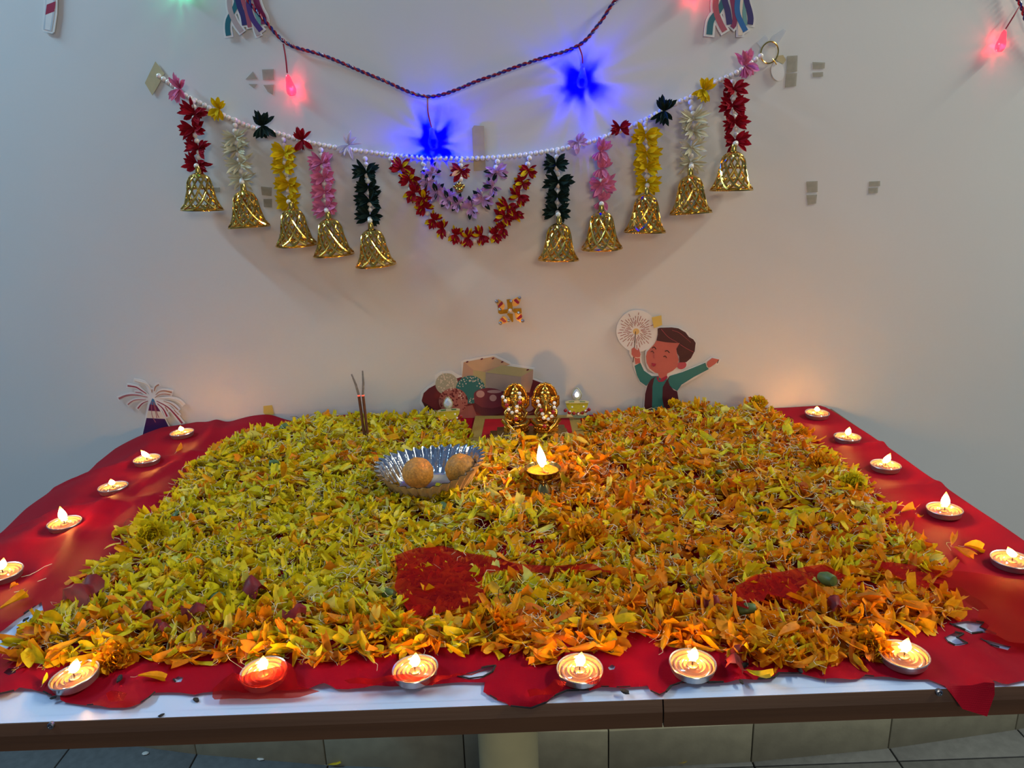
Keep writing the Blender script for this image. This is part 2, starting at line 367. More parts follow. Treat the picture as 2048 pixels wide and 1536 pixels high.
def zc(x, y):
    z = .0016+.0009*(1+wob(x*.5, y*.5))
    # fold ridges running beside the candles, and crumples along the back
    def ridge(d, w_, h): return h*math.exp(-(d/w_)**2)
    if x < -.40: z += ridge(x+.545+.02*math.sin(y*14), .014, .006)*max(0, min(1, (y+.62)/.12))+ridge(x+.48-.03*math.sin(y*9+1), .02, .003)
    for yy, h in ((-.16, .004), (-.33, .005), (-.42, .0025)): 
        if x < -.50: z += ridge(y-yy-.25*(x+.6), .012, h)
    for yy, h in ((-.21, .004), (-.36, .003)):
        if x > .44: z += ridge(y-yy-.15*(x-.5), .010, h)
    if y > -.10 and x < -.15: z += .010*max(0, (y+.10)/.10)*(1+math.sin(x*38+.6))*.5*max(0, min(1, (x+.62)/.1))
    de = TX0-x
    if de > 0: z -= .18*de+1.6*de*de-.005*math.sin(y*26+1)*min(1, de/.03)
    df = (TY0-.0005)-y
    if df > 0: z -= df*1.6+.0005
    if y > TY1+.004 and abs(x) > .3: z -= .12*(y-TY1)
    if y < -.62 and df <= 0: z += max(0, wob(x*2.3, y*1.7))*.004*(1-max(0, (y+.70)/.08) if y > -.70 else 1)
    return ZT+z
V, F = sheet(outl, HOLES, .009, .0035)
# ragged edge
mb = MB(); mb.add([(v.x, v.y, zc(v.x, v.y)) for v in V], F)
cloth = mb.build('table_cloth', M_cloth, origin=Vector((-.03, -.4, ZT))); prop(cloth, 'red net cloth spread over the table with burnt ragged front edge', 'cloth')
mb = MB()
def charred(poly, closed, prob, rr):
    n = len(poly); on = False
    for i in range(n if closed else n-1):
        a, b = Vector(poly[i][:2]), Vector(poly[(i+1) % n][:2])
        m = max(1, int((b-a).length/.006))
        for k in range(m):
            if random.random() < .35: on = random.random() < prob
            if on:
                p, q = a.lerp(b, k/m), a.lerp(b, (k+1)/m); r = rr*random.uniform(.5, 1.5)
                mb.tube([(p.x, p.y, zc(p.x, p.y)+.0008), (q.x, q.y, zc(q.x, q.y)+.0008)], r, 5)
charred([(p.x, p.y) for p in CL_F[1:-2]], False, .34, .0007)
for h in HOLES: charred(h, True, .4, .0007)
prop(mb.build('scorched_rim', M_char, cloth), label='blackened burnt rim', kind='stuff')
def flap(poly_px, h, name, extra=None, sp=.008, thick=.0025, hh=None, base=.006):
    pl = [(on_z(px, py, ZT+(h(py) if callable(h) else h)).x, on_z(px, py, ZT+(h(py) if callable(h) else h)).y) for px, py in poly_px]
    V, F = sheet(pl, (), sp, .006); m = MB(); A = np.array([(v.x, v.y) for v in V]); Hh = Hnp(A[:, 0], A[:, 1]) if hh is None else np.full(len(A), hh)
    m.add([(v.x, v.y, ZT+base+max(float(Hh[i])*.95, .002)+thick*(1+wob(v.x*1.2, v.y*1.2))+(extra(v.x, v.y) if extra else 0)) for i, v in enumerate(V)], F)
    return m.build(name, M_flap, cloth), pl
f1, FL1 = flap(cr_([(260, 190), (390, 145), (540, 115), (700, 160), (830, 190), (1000, 215), (1200, 240), (1430, 235), (1480, 262), (1600, 262), (1860, 266), (1600, 274), (1480, 272), (1300, 264), (1160, 277), (1060, 265), (1000, 250), (860, 250), (780, 270), (770, 330), (800, 410), (700, 455), (560, 490), (430, 530), (380, 515), (340, 505), (300, 440), (260, 360), (280, 260)], 700, 1050, 2.926), .018, 'folded_flap')
f2, FL2 = flap(cr_([(360, 265), (480, 215), (880, 140), (920, 160), (1010, 205), (960, 228), (880, 228), (780, 250), (710, 290), (750, 360), (700, 355), (640, 330), (540, 320), (520, 360), (440, 370), (430, 420), (360, 400), (355, 330)], 1350, 1080, 2.934), .018, 'folded_flap')
f3, FL3 = flap(cr_([(1110, 125), (1250, 135), (1640, 165), (1850, 190), (2048, 215), (2250, 240), (2300, 420), (2250, 600), (2048, 590), (1960, 580), (1900, 540), (1820, 515), (1850, 480), (1780, 430), (1790, 390), (1850, 390), (1800, 330), (1740, 290), (1680, 250), (1620, 262), (1500, 250), (1480, 300), (1430, 270), (1360, 250), (1290, 220), (1190, 160)], 1350, 1080, 2.934), .014, 'folded_flap')
cc = T(528, 1350, .01)
def dome(x, y):
    f = float(sm((y-YF)/.010)); s = 1-.8*float(sm((abs(x-cc.x)-.021)/.016)); return .0092*f*s+.0008*wob(x*3, y*3)
YF = cc.y-.0235
cpx = [(380+x/6.827, 1200+y/6.827) for x, y in [(310, 1270), (320, 1180), (370, 1080), (470, 1010), (580, 985), (660, 1030), (720, 1070), (850, 1010), (1000, 985), (1140, 940), (1240, 930), (1250, 870), (1310, 860), (1400, 920), (1450, 1010), (1460, 1120), (1590, 1130), (1780, 1200), (1500, 1260), (900, 1290), (340, 1295)]]
flap([(x, y+13 if y > 1372 else y) for x, y in cpx], lambda py: .003 if py > 1372 else .012, 'folded_flap', lambda x, y: dome(x, y), .003, .0008, 0.0, .0022)
for pts, h in (([(925, 1362), (990, 1350), (912, 1368), (866, 1382), (820, 1374), (780, 1380), (700, 1384), (690, 1374), (790, 1366), (850, 1364)], .006), ([(1085, 1395), (1110, 1380), (1133, 1376), (1130, 1392), (1110, 1402), (1090, 1408), (1060, 1412), (1055, 1400)], .008), ([(1168, 1382), (1180, 1372), (1200, 1371), (1197, 1382), (1180, 1386)], .008), ([(215, 1400), (225, 1392), (245, 1394), (258, 1402), (250, 1415), (222, 1416)], .006)):
    flap(pts, .005, 'curled_edge', lambda x, y, h=h: h*(.5+.5*wob(x*4, y*4)), .004, .001, 0.0)
# ================================================================== flames and tealights
def flame_material(name='candle_flame', k_=1.0):
    m = bpy.data.materials.new(name); m.use_nodes = True; nt = m.node_tree; N = nt.nodes; L = nt.links; N.remove(N['Principled BSDF'])
    e = N.new('ShaderNodeEmission'); tc = N.new('ShaderNodeTexCoord'); sp = N.new('ShaderNodeSeparateXYZ'); L.new(tc.outputs['Generated'], sp.inputs[0])
    rp = N.new('ShaderNodeValToRGB'); el = rp.color_ramp.elements
    el[0].position = 0; el[0].color = (.9, .30, .06, 1); el[1].position = 1; el[1].color = (1, .42, .06, 1)
    k = el.new(.25); k.color = (1, .44, .10, 1); k = el.new(.6); k.color = (1, .42, .09, 1)
    rs = N.new('ShaderNodeValToRGB'); es = rs.color_ramp.elements
    es[0].position = 0; es[0].color = (.004, .004, .004, 1); es[1].position = 1; es[1].color = (.006, .006, .006, 1)
    k = es.new(.3); k.color = (1, 1, 1, 1); k = es.new(.62); k.color = (.8, .8, .8, 1); k = es.new(.82); k.color = (.05, .05, .05, 1)
    mu = N.new('ShaderNodeMath'); mu.operation = 'MULTIPLY'; mu.inputs[1].default_value = FLAME_E*k_
    L.new(sp.outputs['Z'], rp.inputs['Fac']); L.new(sp.outputs['Z'], rs.inputs['Fac']); L.new(rs.outputs['Color'], mu.inputs[0])
    L.new(rp.outputs['Color'], e.inputs['Color']); L.new(mu.outputs[0], e.inputs['Strength']); L.new(e.outputs[0], N['Material Output'].inputs['Surface'])
    return m
M_flame = flame_material()
M_alu = mat('aluminium_cup', (205, 200, 196), .28, .9, var=.08, scale=80)
M_wax = mat('molten_wax', (176, 122, 84), .08, var=.10, scale=200, spec=1.0, coat=1.0)
M_wick = mat('burnt_wick', (40, 28, 20), .9)
M_tab = mat('wick_tab', (200, 170, 130), .25, .9)
def flame_mesh(h, r, lean, mt=None):
    m = MB(); pr = [(0, 0), (.45, .08), (.8, .2), (1, .33), (.95, .45), (.75, .6), (.48, .75), (.22, .9), (0, 1)]; m.lathe([(max(a*r, 1e-6), b*h) for a, b in pr], 12)
    m.v = [(x+lean*h*(z/h)**1.6, y, z) for x, y, z in m.v]; return m.mesh('flame', mt or M_flame)
FL = {k: flame_mesh(h, r, l) for k, (h, r, l) in dict(short=(.010, .0042, -.1), mid=(.014, .0043, .12), tall=(.021, .0048, -.05), leanl=(.013, .0045, -.55), leanr=(.015, .0045, .35)).items()}
cupm = MB(); cp = [(.0175, 0), (.0182, .0012), (.0188, .0064), (.0196, .0075), (.0200, .0071), (.0196, .0079), (.0186, .0075), (.0181, .0020)]
cupm.lathe(cp, 40); cupm.v = [(x*(1+.012*math.sin(3*math.atan2(y, x)+1)), y*(1+.012*math.sin(3*math.atan2(y, x)+1)), z) for x, y, z in cupm.v]
cupm = cupm.mesh('cup', M_alu)
waxm = MB().lathe([(.0002, .0047)]+[(r, .0047+.0010*math.cos(r*1700)*(1 if r > .003 else .3)) for r in np.linspace(.001, .0176, 16)]+[(.0183, .0062)], 36, closed=True).mesh('wax', M_wax)
tabm = MB().lathe([(.0035, .0050), (.0048, .0050), (.0048, .0058), (.0035, .0060)], 18).mesh('wick_tab', M_tab)
wickm = MB().tube([(0, 0, .0045), (.0003, 0, .0072), (.0001, .0003, .0105)], .0006, 6).mesh('wick', M_wick)
def tealight(px, py, fl, label, group, rot=0.0, tilt=(0, 0), dz=.0032):
    q = T(px, py-2, .009); loc = Vector((q.x, q.y, ZT+dz)); t = thing('tealight', label, 'candle', loc, group)
    R = Matrix.Translation(loc) @ Euler((tilt[0], tilt[1], rot)).to_matrix().to_4x4(); R2 = Matrix.Translation(loc)
    link('cup', cupm, t, R); w_ = link('wax', waxm, t, R); link('wick_tab', tabm, w_, R); link('wick', wickm, t, R); link('flame', FL[fl], t, R2 @ Matrix.Translation((0, 0, .0095)))
TL = 'lit foil-cup tealight '
G1, G2, G3 = 'tealights along the left edge of the cloth', 'tealights along the right edge of the cloth', 'tealights along the front edge of the cloth'
for (px, py, f), s in zip([(364, 868, 'short'), (294, 921, 'leanl'), (226, 977, 'short'), (129, 1049, 'tall'), (6, 1147, 'leanr')], ['in left row nearest the wall and purple paper cone', 'second from the wall in the left row', 'middle one of the five in the left row', 'with tall flame, second nearest the camera in left row', 'cut by the left picture edge beside loose petals']):
    tealight(px, py, f, TL+s, G1, random.random()*6, (.0, random.uniform(-.05, .05)))
for (px, py, f), s in zip([(1634, 829, 'short'), (1695, 877, 'mid'), (1771, 933, 'leanr'), (1889, 1022, 'tall'), (2024, 1123, 'leanl')], ['at the back right corner of the table', 'second from the wall in the right row', 'middle one of the five in the right row', 'with tall flame, second nearest the camera in right row', 'cut by the right picture edge']):
    tealight(px, py, f, TL+s, G2, random.random()*6, (0, random.uniform(-.05, .05)))
for (px, py, f, tl), s in zip([(151, 1357, 'leanr', .10), (528, 1350, 'mid', .05), (831, 1344, 'mid', .05), (1160, 1343, 'mid', 0), (1385, 1333, 'mid', 0), (1808, 1315, 'mid', -.03)], ['leftmost in the front row', 'half covered by a scrap of red cloth', 'behind a curled red cloth edge in front row', 'with blue light on its wax, front row', 'third from right of front row near yellow petals'.replace('third from right', 'second from right'), 'rightmost in the front row beside an orange bloom']):
    tealight(px, py, f, TL+s, G3, random.random()*6, (0, tl), .0042)

# ================================================================== marigold petals
def pm(n, c, var=.14): return mat(n, c, .6, var=var, scale=120, transl=.25, spec=.25)
M_pet = [pm('petal_lemon', (214, 194, 24), .22), pm('petal_yellow', (220, 186, 14), .22), pm('petal_gold', (224, 158, 8), .22), pm('petal_orange', (226, 134, 8), .22), pm('petal_deep_orange', (212, 108, 8), .22), pm('petal_pale', (222, 208, 96), .15)]
M_fil = pm('petal_filament', (214, 196, 160)); M_dry = pm('petal_dry_dark', (58, 42, 22)); M_green = mat('calyx_green', (70, 92, 40), .55, var=.25, scale=150); 
PM = M_pet+[M_fil, M_dry]
def petal_template(L, W, curl, cup, ruf, seed, nu=6, nv=5):
    r = random.Random(seed); ph = r.random()*6; v = []; tw = r.uniform(-.6, .6)
    for i in range(nu):
        u = i/(nu-1); wd = W*(.10+.90*math.sin(min(1, u*1.12+.02)*math.pi*.62)**1.2)*(1-.25*max(0, u-.85)/.15)
        for j in range(nv):
            s = -1+2*j/(nv-1); x = L*u+L*.07*u**5*math.cos(2.6*math.pi*s+ph); y = wd*s
            z = curl*L*(u*u-u*.45)+cup*W*s*s*(.3+.7*u)+ruf*W*math.sin(3.1*s+ph+u*2.4)*u
            a = tw*u; v.append((x-L*.45, y*math.cos(a)-z*math.sin(a)*.5, z*math.cos(a)+y*math.sin(a)))
    f = [(i*nv+j, (i+1)*nv+j, (i+1)*nv+j+1, i*nv+j+1) for i in range(nu-1) for j in range(nv-1)]
    return np.array(v), f
TEMPL = []
for k in range(16):
    r = random.Random(k+50)
    TEMPL.append(petal_template(r.uniform(.019, .029), r.uniform(.0030, .0062), r.uniform(-.6, .7), r.choice((-1, 1))*r.uniform(.3, 1.3), r.uniform(.2, .6), k))
def fil_template(L, bend, k):
    v = []; n = 5
    for i in range(n):
        u = i/(n-1); c = (L*(u-.5), bend*L*math.sin(u*math.pi)+.15*L*math.sin(u*5+k), bend*.5*L*math.cos(u*2.5+k))
        for dx, dz in ((-.00035, 0), (.00035, .0001)): v.append((c[0], c[1]+dx, c[2]+dz))
    return np.array(v), [(2*i, 2*i+2, 2*i+3, 2*i+1) for i in range(n-1)]
FILS = [fil_template(.010+.003*k, .15*k-.3, k) for k in range(5)]
def rotmats(n, tilt):
    a = rng.uniform(0, 2*np.pi, n); p = rng.normal(0, tilt, n); q = rng.normal(0, tilt*1.3, n)
    ca, sa, cp_, sp_, cq, sq = np.cos(a), np.sin(a), np.cos(p), np.sin(p), np.cos(q), np.sin(q)
    Rz = np.zeros((n, 3, 3)); Rz[:, 0, 0] = ca; Rz[:, 0, 1] = -sa; Rz[:, 1, 0] = sa; Rz[:, 1, 1] = ca; Rz[:, 2, 2] = 1
    Ry = np.zeros((n, 3, 3)); Ry[:, 0, 0] = cp_; Ry[:, 0, 2] = sp_; Ry[:, 1, 1] = 1; Ry[:, 2, 0] = -sp_; Ry[:, 2, 2] = cp_
    Rx = np.zeros((n, 3, 3)); Rx[:, 0, 0] = 1; Rx[:, 1, 1] = cq; Rx[:, 1, 2] = -sq; Rx[:, 2, 1] = sq; Rx[:, 2, 2] = cq
    return Rz @ Ry @ Rx
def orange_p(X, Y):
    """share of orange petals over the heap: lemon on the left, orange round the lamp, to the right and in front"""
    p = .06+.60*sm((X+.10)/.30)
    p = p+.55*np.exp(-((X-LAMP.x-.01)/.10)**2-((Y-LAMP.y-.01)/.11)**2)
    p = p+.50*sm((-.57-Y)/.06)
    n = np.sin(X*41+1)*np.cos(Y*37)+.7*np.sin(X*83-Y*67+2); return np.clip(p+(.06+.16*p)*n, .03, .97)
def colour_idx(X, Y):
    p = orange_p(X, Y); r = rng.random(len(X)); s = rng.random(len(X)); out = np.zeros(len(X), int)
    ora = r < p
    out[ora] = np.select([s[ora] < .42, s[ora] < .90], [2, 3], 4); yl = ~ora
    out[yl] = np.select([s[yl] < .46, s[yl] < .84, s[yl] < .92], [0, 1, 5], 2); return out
def pts_in_pile(n, top=False):
    P = np.array(PILE); lo, hi = P.min(0), P.max(0); X = []; Y = []
    while len(X) < n:
        x = rng.uniform(lo[0], hi[0], 4000); y = rng.uniform(lo[1], hi[1], 4000); ok = inpoly_np(x, y, PILE) & ~inpoly_np(x, y, [(q.x, q.y) for q in MATQ]) & (np.hypot(x-BOWL.x, y-BOWL.y) > .058) & (np.hypot(x-LAMP.x, y-LAMP.y) > .018)
        d = dist_np(x, y, PILE); ok &= rng.random(4000) < np.clip(.35+d/.05, 0, 1)
        # thin patches where the cloth shows through
        gap = np.sin(x*47+y*21+.5)*np.cos(y*59-x*17)+.5*np.sin(x*97+y*88); ok &= ~((gap > .95-.35*sm((x-.05)/.1)) & (rng.random(4000) < .86))
        X += list(x[ok]); Y += list(y[ok])
    return np.array(X[:n]), np.array(Y[:n])
class NPMesh:
    def __init__(s): s.V = []; s.F = []; s.M = []; s.n = 0
    def inst(s, templ, X, Y, Z, R, S, mi, zmin=None):
        tv, tf = templ; n = len(X)
        if n == 0: return
        v = np.einsum('nij,kj->nki', R, tv)*S[:, None, None]+np.stack([X, Y, Z], 1)[:, None, :]
        if zmin is not None: v[:, :, 2] = np.maximum(v[:, :, 2], zmin+np.abs(v[:, :, 2]-zmin)*.12)
        k = len(tv); f = np.array(tf)[None]+(np.arange(n)*k)[:, None, None]+s.n
        s.V.append(v.reshape(-1, 3)); s.F.append(f.reshape(-1, 4)); s.M.append(np.repeat(mi, len(tf))); s.n += n*k
    def build(s, name, mats, origin):
        V = np.concatenate(s.V)-np.array(origin); F = np.concatenate(s.F); Mi = np.concatenate(s.M); me = bpy.data.meshes.new(name)
        me.vertices.add(len(V)); me.vertices.foreach_set('co', V.ravel()); me.loops.add(F.size); me.loops.foreach_set('vertex_index', F.ravel().astype(np.int32))
        me.polygons.add(len(F)); me.polygons.foreach_set('loop_start', np.arange(0, F.size, 4, dtype=np.int32))
        for m in mats: me.materials.append(m)
        me.polygons.foreach_set('material_index', Mi.astype(np.int32)); me.polygons.foreach_set('use_smooth', np.ones(len(F), bool)); me.update(calc_edges=True); me.validate()
        return link(name, me, None, Matrix.Translation(origin))
NP_ = 11800
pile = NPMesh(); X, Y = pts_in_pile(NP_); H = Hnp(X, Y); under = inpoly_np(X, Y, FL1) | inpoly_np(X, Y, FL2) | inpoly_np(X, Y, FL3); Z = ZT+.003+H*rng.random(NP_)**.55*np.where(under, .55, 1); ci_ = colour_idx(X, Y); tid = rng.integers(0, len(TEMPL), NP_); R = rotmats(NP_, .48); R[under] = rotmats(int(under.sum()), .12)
S = rng.uniform(.62, 1.22, NP_)*np.where(Y < -.55, 1.12, 1.0)
for k in range(len(TEMPL)):
    m_ = tid == k; pile.inst(TEMPL[k], X[m_], Y[m_], Z[m_], R[m_], S[m_], ci_[m_], ZT+.0028)
NF = 9000; X, Y = pts_in_pile(NF); H = Hnp(X, Y); Z = ZT+.003+H*rng.random(NF)**.2+rng.uniform(0, .003, NF); uf = inpoly_np(X, Y, FL1) | inpoly_np(X, Y, FL2) | inpoly_np(X, Y, FL3); Z = np.where(uf, ZT+.003+H*.4, Z); R = rotmats(NF, .4); tid = rng.integers(0, len(FILS), NF); mi = np.where(rng.random(NF) < .82, 6, 7)
for k in range(len(FILS)):
    m_ = tid == k; pile.inst(FILS[k], X[m_], Y[m_], Z[m_], R[m_], rng.uniform(.7, 1.3, m_.sum()), mi[m_], ZT+.003)
po = pile.build('marigold_petal_heap', PM, (0, -.4, ZT)); prop(po, 'thick spread of shredded yellow and orange marigold petals covering the cloth', 'petals', kind='stuff')
# the petals nearest the camera, one by one
PME = {}
def petal_mesh(k, c):
    if (k, c) not in PME:
        tv, tf = TEMPL[k]; m = MB(); m.add([tuple(v) for v in tv], tf); ft, ff = FILS[k % 5]
        m.cur = 1; L0 = tv[:, 0].min(); m.add([(x*.6+L0-.003, y*.6, z*.6) for x, y, z in ft], ff); PME[(k, c)] = m.mesh('petal', [M_pet[c], M_fil])
    return PME[(k, c)]
LAB = {0: 'pale lemon', 1: 'yellow', 2: 'golden', 3: 'bright orange', 4: 'deep orange', 5: 'whitish yellow'}
ZN = [(150, 'behind the leftmost front tealight'), (340, 'between the leftmost and the cloth-covered front tealight'), (528, 'behind the cloth-covered front tealight'), (680, 'between second and third front tealight'), (831, 'behind the third front tealight'), (995, 'between third and fourth front tealight'), (1160, 'behind the blue-lit front tealight'), (1275, 'between the fourth and fifth front tealight'), (1385, 'behind the fifth front tealight'), (1600, 'between the two rightmost front tealights'), (1808, 'behind the rightmost front tealight')]
ZX = [(T(px, 1340).x, s) for px, s in ZN]
def zone(x): return ' loose marigold petal '+min(ZX, key=lambda t: abs(t[0]-x))[1]
def loose(x, y, z, k, c, s, tilt=.3, label=None, rot=None):
    o = link('marigold_petal', petal_mesh(k, c), None, Matrix.Translation((x, y, z)) @ Euler((random.gauss(0, tilt), random.gauss(0, tilt), rot if rot is not None else random.random()*6.28)).to_matrix().to_4x4() @ Matrix.Scale(s, 4))
    return prop(o, label or LAB[c]+zone(x), 'petal', 'loose petals along the front of the heap' if not label else 'stray petals away from the heap')
cnt = 0
while cnt < 268:
    px = random.uniform(10, 1960); py = random.uniform(1215, 1342); q = T(px, py, .006)
    d = float(dist_np(np.array([q.x]), np.array([q.y]), PILE)[0])
    if not inpoly(q.x, q.y, PILE) or random.random() > max(.25, 1-d/.05): continue
    if any(inpoly(q.x, q.y, f) for f in (FL1, FL2, FL3)): continue
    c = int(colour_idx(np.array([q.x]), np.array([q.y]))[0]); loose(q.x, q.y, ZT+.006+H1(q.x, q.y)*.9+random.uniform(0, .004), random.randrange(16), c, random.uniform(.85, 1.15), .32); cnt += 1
STRAY = [((357, 901), 3, 'small orange petal on the red cloth between two left tealights'), ((155, 1157), 3, 'broad orange petal standing at the left rim of the heap'), ((1838, 1040), 3, 'orange petal lying below the fourth tealight of the right row'), ((1815, 1027), 3, 'orange petal curled beside the right rim of the heap'), ((1905, 1088), 3, 'upper of the orange petals strewn beside the right edge tealight'), ((1945, 1100), 2, 'golden petal strewn farthest right, near the right edge tealight'), ((1925, 1110), 3, 'lower orange petal strewn near the right edge tealight'), ((1680, 914), 3, 'orange petal fragment beside the third tealight of the right row'), ((1687, 921), 0, 'lemon petal fragment beside the third tealight of the right row'), ((1636, 883), 3, 'orange petal beside the second tealight of the right row'), ((302, 1360), 2, 'golden petal on bare red cloth between the two leftmost front tealights'), ((1515, 1358), 1, 'small yellow petal on the cloth right of the second front tealight from right'), ((90, 1366), 1, 'tiny yellow petal fragment left of the leftmost front tealight'), ((828, 1310), 3, 'orange petal just behind the third front tealight'), ((780, 1310), 3, 'small orange petal left of the third front tealight'), ((28, 1212), 2, 'golden petal by the burnt gap at the left picture edge'), ((265, 1300), 3, 'orange petal lying between the leftmost front tealight and the heap'), ((28, 1178), 3, 'tiny orange fragment on the cloth below the left edge tealight')]
for i, ((px, py), c, lb) in enumerate(STRAY):
    q = T(px, py, .004); small = 'tiny' in lb or 'fragment' in lb; loose(q.x, q.y, ZT+.0075, i % 12, c, .45 if small else 1.0, .15, lb)
for (px, py), lb in (((75, 1147), 'longer white petal thread on cloth near the left edge tealight'), ((62, 1177), 'short white petal thread below the left edge tealight')):
    q = T(px, py, .003); tv, tf = FILS[3]; m = MB(); m.add([tuple(Vector(v)*1.6) for v in tv], tf); o = link('petal_thread', m.mesh('petal_thread', M_fil), None, Matrix.Translation((q.x, q.y, ZT+.0062)) @ Matrix.Rotation(.6, 4, 'Z')); prop(o, lb, 'petal')
# ------------------------------------------------------------------ whole marigold blooms and green calyxes
def bloom_mesh(cols, seed, n=70, rad=.018):
    m = MB(); r = random.Random(seed)
    for i in range(n):
        u = (i+.5)/n; th = math.acos(1-u*1.05); a = i*2.39996; L = rad*(.55+.45*u)*r.uniform(.85, 1.1); tv, tf = petal_template(L*1.2, L*.36, r.uniform(.1, .6), .6, .6, seed*100+i, 4, 3)
        m.cur = r.randrange(len(cols)); Rm = Matrix.Rotation(a, 3, 'Z') @ Matrix.Rotation(-(math.pi/2-th), 3, 'Y') @ Matrix.Rotation(r.uniform(-.5, .5), 3, 'X')
        m.add([Rm @ (Vector(v)+Vector((L*.55, 0, 0)))*.95 for v in tv], tf)
    return m.mesh('bloom', [M_pet[c] for c in cols])
BL = {'y': bloom_mesh([0, 1, 0], 3), 'g': bloom_mesh([1, 2], 4), 'o': bloom_mesh([3, 2, 2], 5)}
cal = MB().lathe([(.0002, -.014), (.0045, -.013), (.0068, -.006), (.0058, .002), (.0048, .004)], 14).mesh('calyx', M_green)
def bloom(px, py, kind, s, tilt, yaw, label, h=None):
    q = T(px, py, .012); hh = H1(q.x, q.y) if h is None else h; loc = Vector((q.x, q.y, ZT-.001+hh+.003*s)); t = thing('marigold_bloom', label, 'flower', loc, 'whole marigold heads in the heap')
    M = Matrix.Translation(loc+Vector((0, 0, .002))) @ Matrix.Rotation(yaw, 4, 'Z') @ Matrix.Rotation(tilt, 4, 'X') @ Matrix.Scale(s, 4); link('bloom', BL[kind], t, M)
    if tilt > .9: link('calyx', cal, t, M)
for a in [(718, 842, 'y', .85, .5, 0, 'yellow marigold head at the back of the heap beside the incense'), (395, 938, 'y', .8, 1.3, 1.2, 'yellow marigold head lying sideways at the left rim near the second tealight'), (505, 930, 'g', .85, .5, 0, 'golden marigold head in the back left of the heap'), (308, 1088, 'y', .95, 1.1, .4, 'yellow marigold head showing its green base at the left rim'), (1705, 985, 'y', .85, .7, -.8, 'yellow marigold head at the right rim near the third tealight'), (1640, 945, 'o', .9, .5, 0, 'orange marigold head at the right rim level with the third tealight'), (1178, 1085, 'o', 1.1, .4, .3, 'orange marigold head behind the long strip of folded red cloth'), (1008, 1252, 'o', .95, .6, 2, 'orange marigold head in the front middle of the heap'), (1740, 1285, 'o', .95, .8, -.5, 'orange marigold head glowing beside the rightmost front tealight'), (232, 1308, 'o', .95, .7, .7, 'orange marigold head behind the leftmost front tealight'), (1275, 826, 'y', .75, .5, 0, 'yellow marigold head against the wall under the paper boy'), (885, 1003, 'y', .8, .6, 0, 'yellow marigold head at the foot of the foil bowl'), (1515, 832, 'g', .7, .6, 0, 'golden marigold head at the back right end of the heap'), (1350, 835, 'g', .75, .5, 1, 'golden marigold head at the back right of the paper boy'), (1600, 870, 'o', .8, .6, 0, 'orange marigold head near the back right corner of the heap')]: bloom(*a)
for i, (px, py, s, lb) in enumerate([(538, 872, .8, 'left one of two green calyxes at the back left'), (574, 873, .95, 'right one of two green calyxes at the back left'), (546, 945, .9, 'green calyx amid the yellow petals left of the incense'), (357, 1039, .9, 'green calyx at the left rim level with fourth tealight'), (772, 1182, 1.0, 'green calyx touching the left side of the folded cloth'), (1040, 1186, 1.15, 'green calyx just right of the folded cloth flap'), (440, 1198, 1.1, 'green calyx at the front left of the heap'), (886, 1018, .9, 'green calyx in front of the foil bowl'), (1660, 1172, 1.2, 'green calyx on top of the small right cloth flap'), (1503, 1220, 1.1, 'green calyx at the front of the small right cloth flap'), (1532, 1022, .9, 'green calyx in the right half of the heap'), (1352, 915, .7, 'green calyx in the back right of the heap'), (700, 900, .7, 'green calyx just left of the incense foot'), (1440, 960, .6, 'small green calyx in the middle of the right half')]):
    q = T(px, py, .015); m = link('green_calyx', cal, None, Matrix.Translation((q.x, q.y, ZT+.006+H1(q.x, q.y)*.9+(.008 if i in (8,) else 0))) @ Euler((1.35+random.uniform(-.3, .3), random.uniform(-.3, .3), random.random()*6)).to_matrix().to_4x4() @ Matrix.Scale(s*.85, 4)); prop(m, lb, 'calyx', 'green marigold calyxes')
# burnt scraps of cloth
M_scrap = mat('burnt_red_scrap', (120, 16, 18), .6, var=.35, scale=90, transl=.2)
for i, (px, py, s, lb) in enumerate([(165, 1197, .020, 'dark red crumpled cloth scrap at the left rim'), (298, 1225, .009, 'small dark red scrap in the front left petals'), (390, 1235, .011, 'dark red cloth scrap left of centre in the front petals'), (512, 1192, .014, 'dark red flat cloth scrap in the left half of the heap'), (590, 1243, .011, 'reddish brown curled scrap above the covered tealight'), (407, 1270, .008, 'round dark red scrap in the front left petals'), (1670, 1222, .010, 'reddish scrap below the small right cloth flap'), (1422, 1215, .008, 'small dark red scrap left of the small right flap'), (325, 1265, .009, 'dark red scrap behind the two leftmost front tealights'), (1470, 1315, .012, 'charred red scrap right of the second front tealight from right')]):
    q = T(px, py, .012); m = MB(); r = random.Random(i); vs = []
    for a in range(7):
        for b in range(5):
            u, v = a/6-.5, b/4-.5; vs.append((u*2*s+r.gauss(0, .06)*s, v*1.2*s+r.gauss(0, .08)*s, s*(.5*math.cos(v*4+u)+.3*math.sin(u*7)+r.gauss(0, .06))))
    m.add(vs, [(a*5+b, a*5+5+b, a*5+6+b, a*5+b+1) for a in range(6) for b in range(4)]); o = link('cloth_scrap', m.mesh('cloth_scrap', M_scrap), None, Matrix.Translation((q.x, q.y, ZT+.007+H1(q.x, q.y)+s*.3)) @ Matrix.Rotation(r.random()*6, 4, 'Z')); prop(o, lb, 'scrap', 'burnt scraps of red cloth')
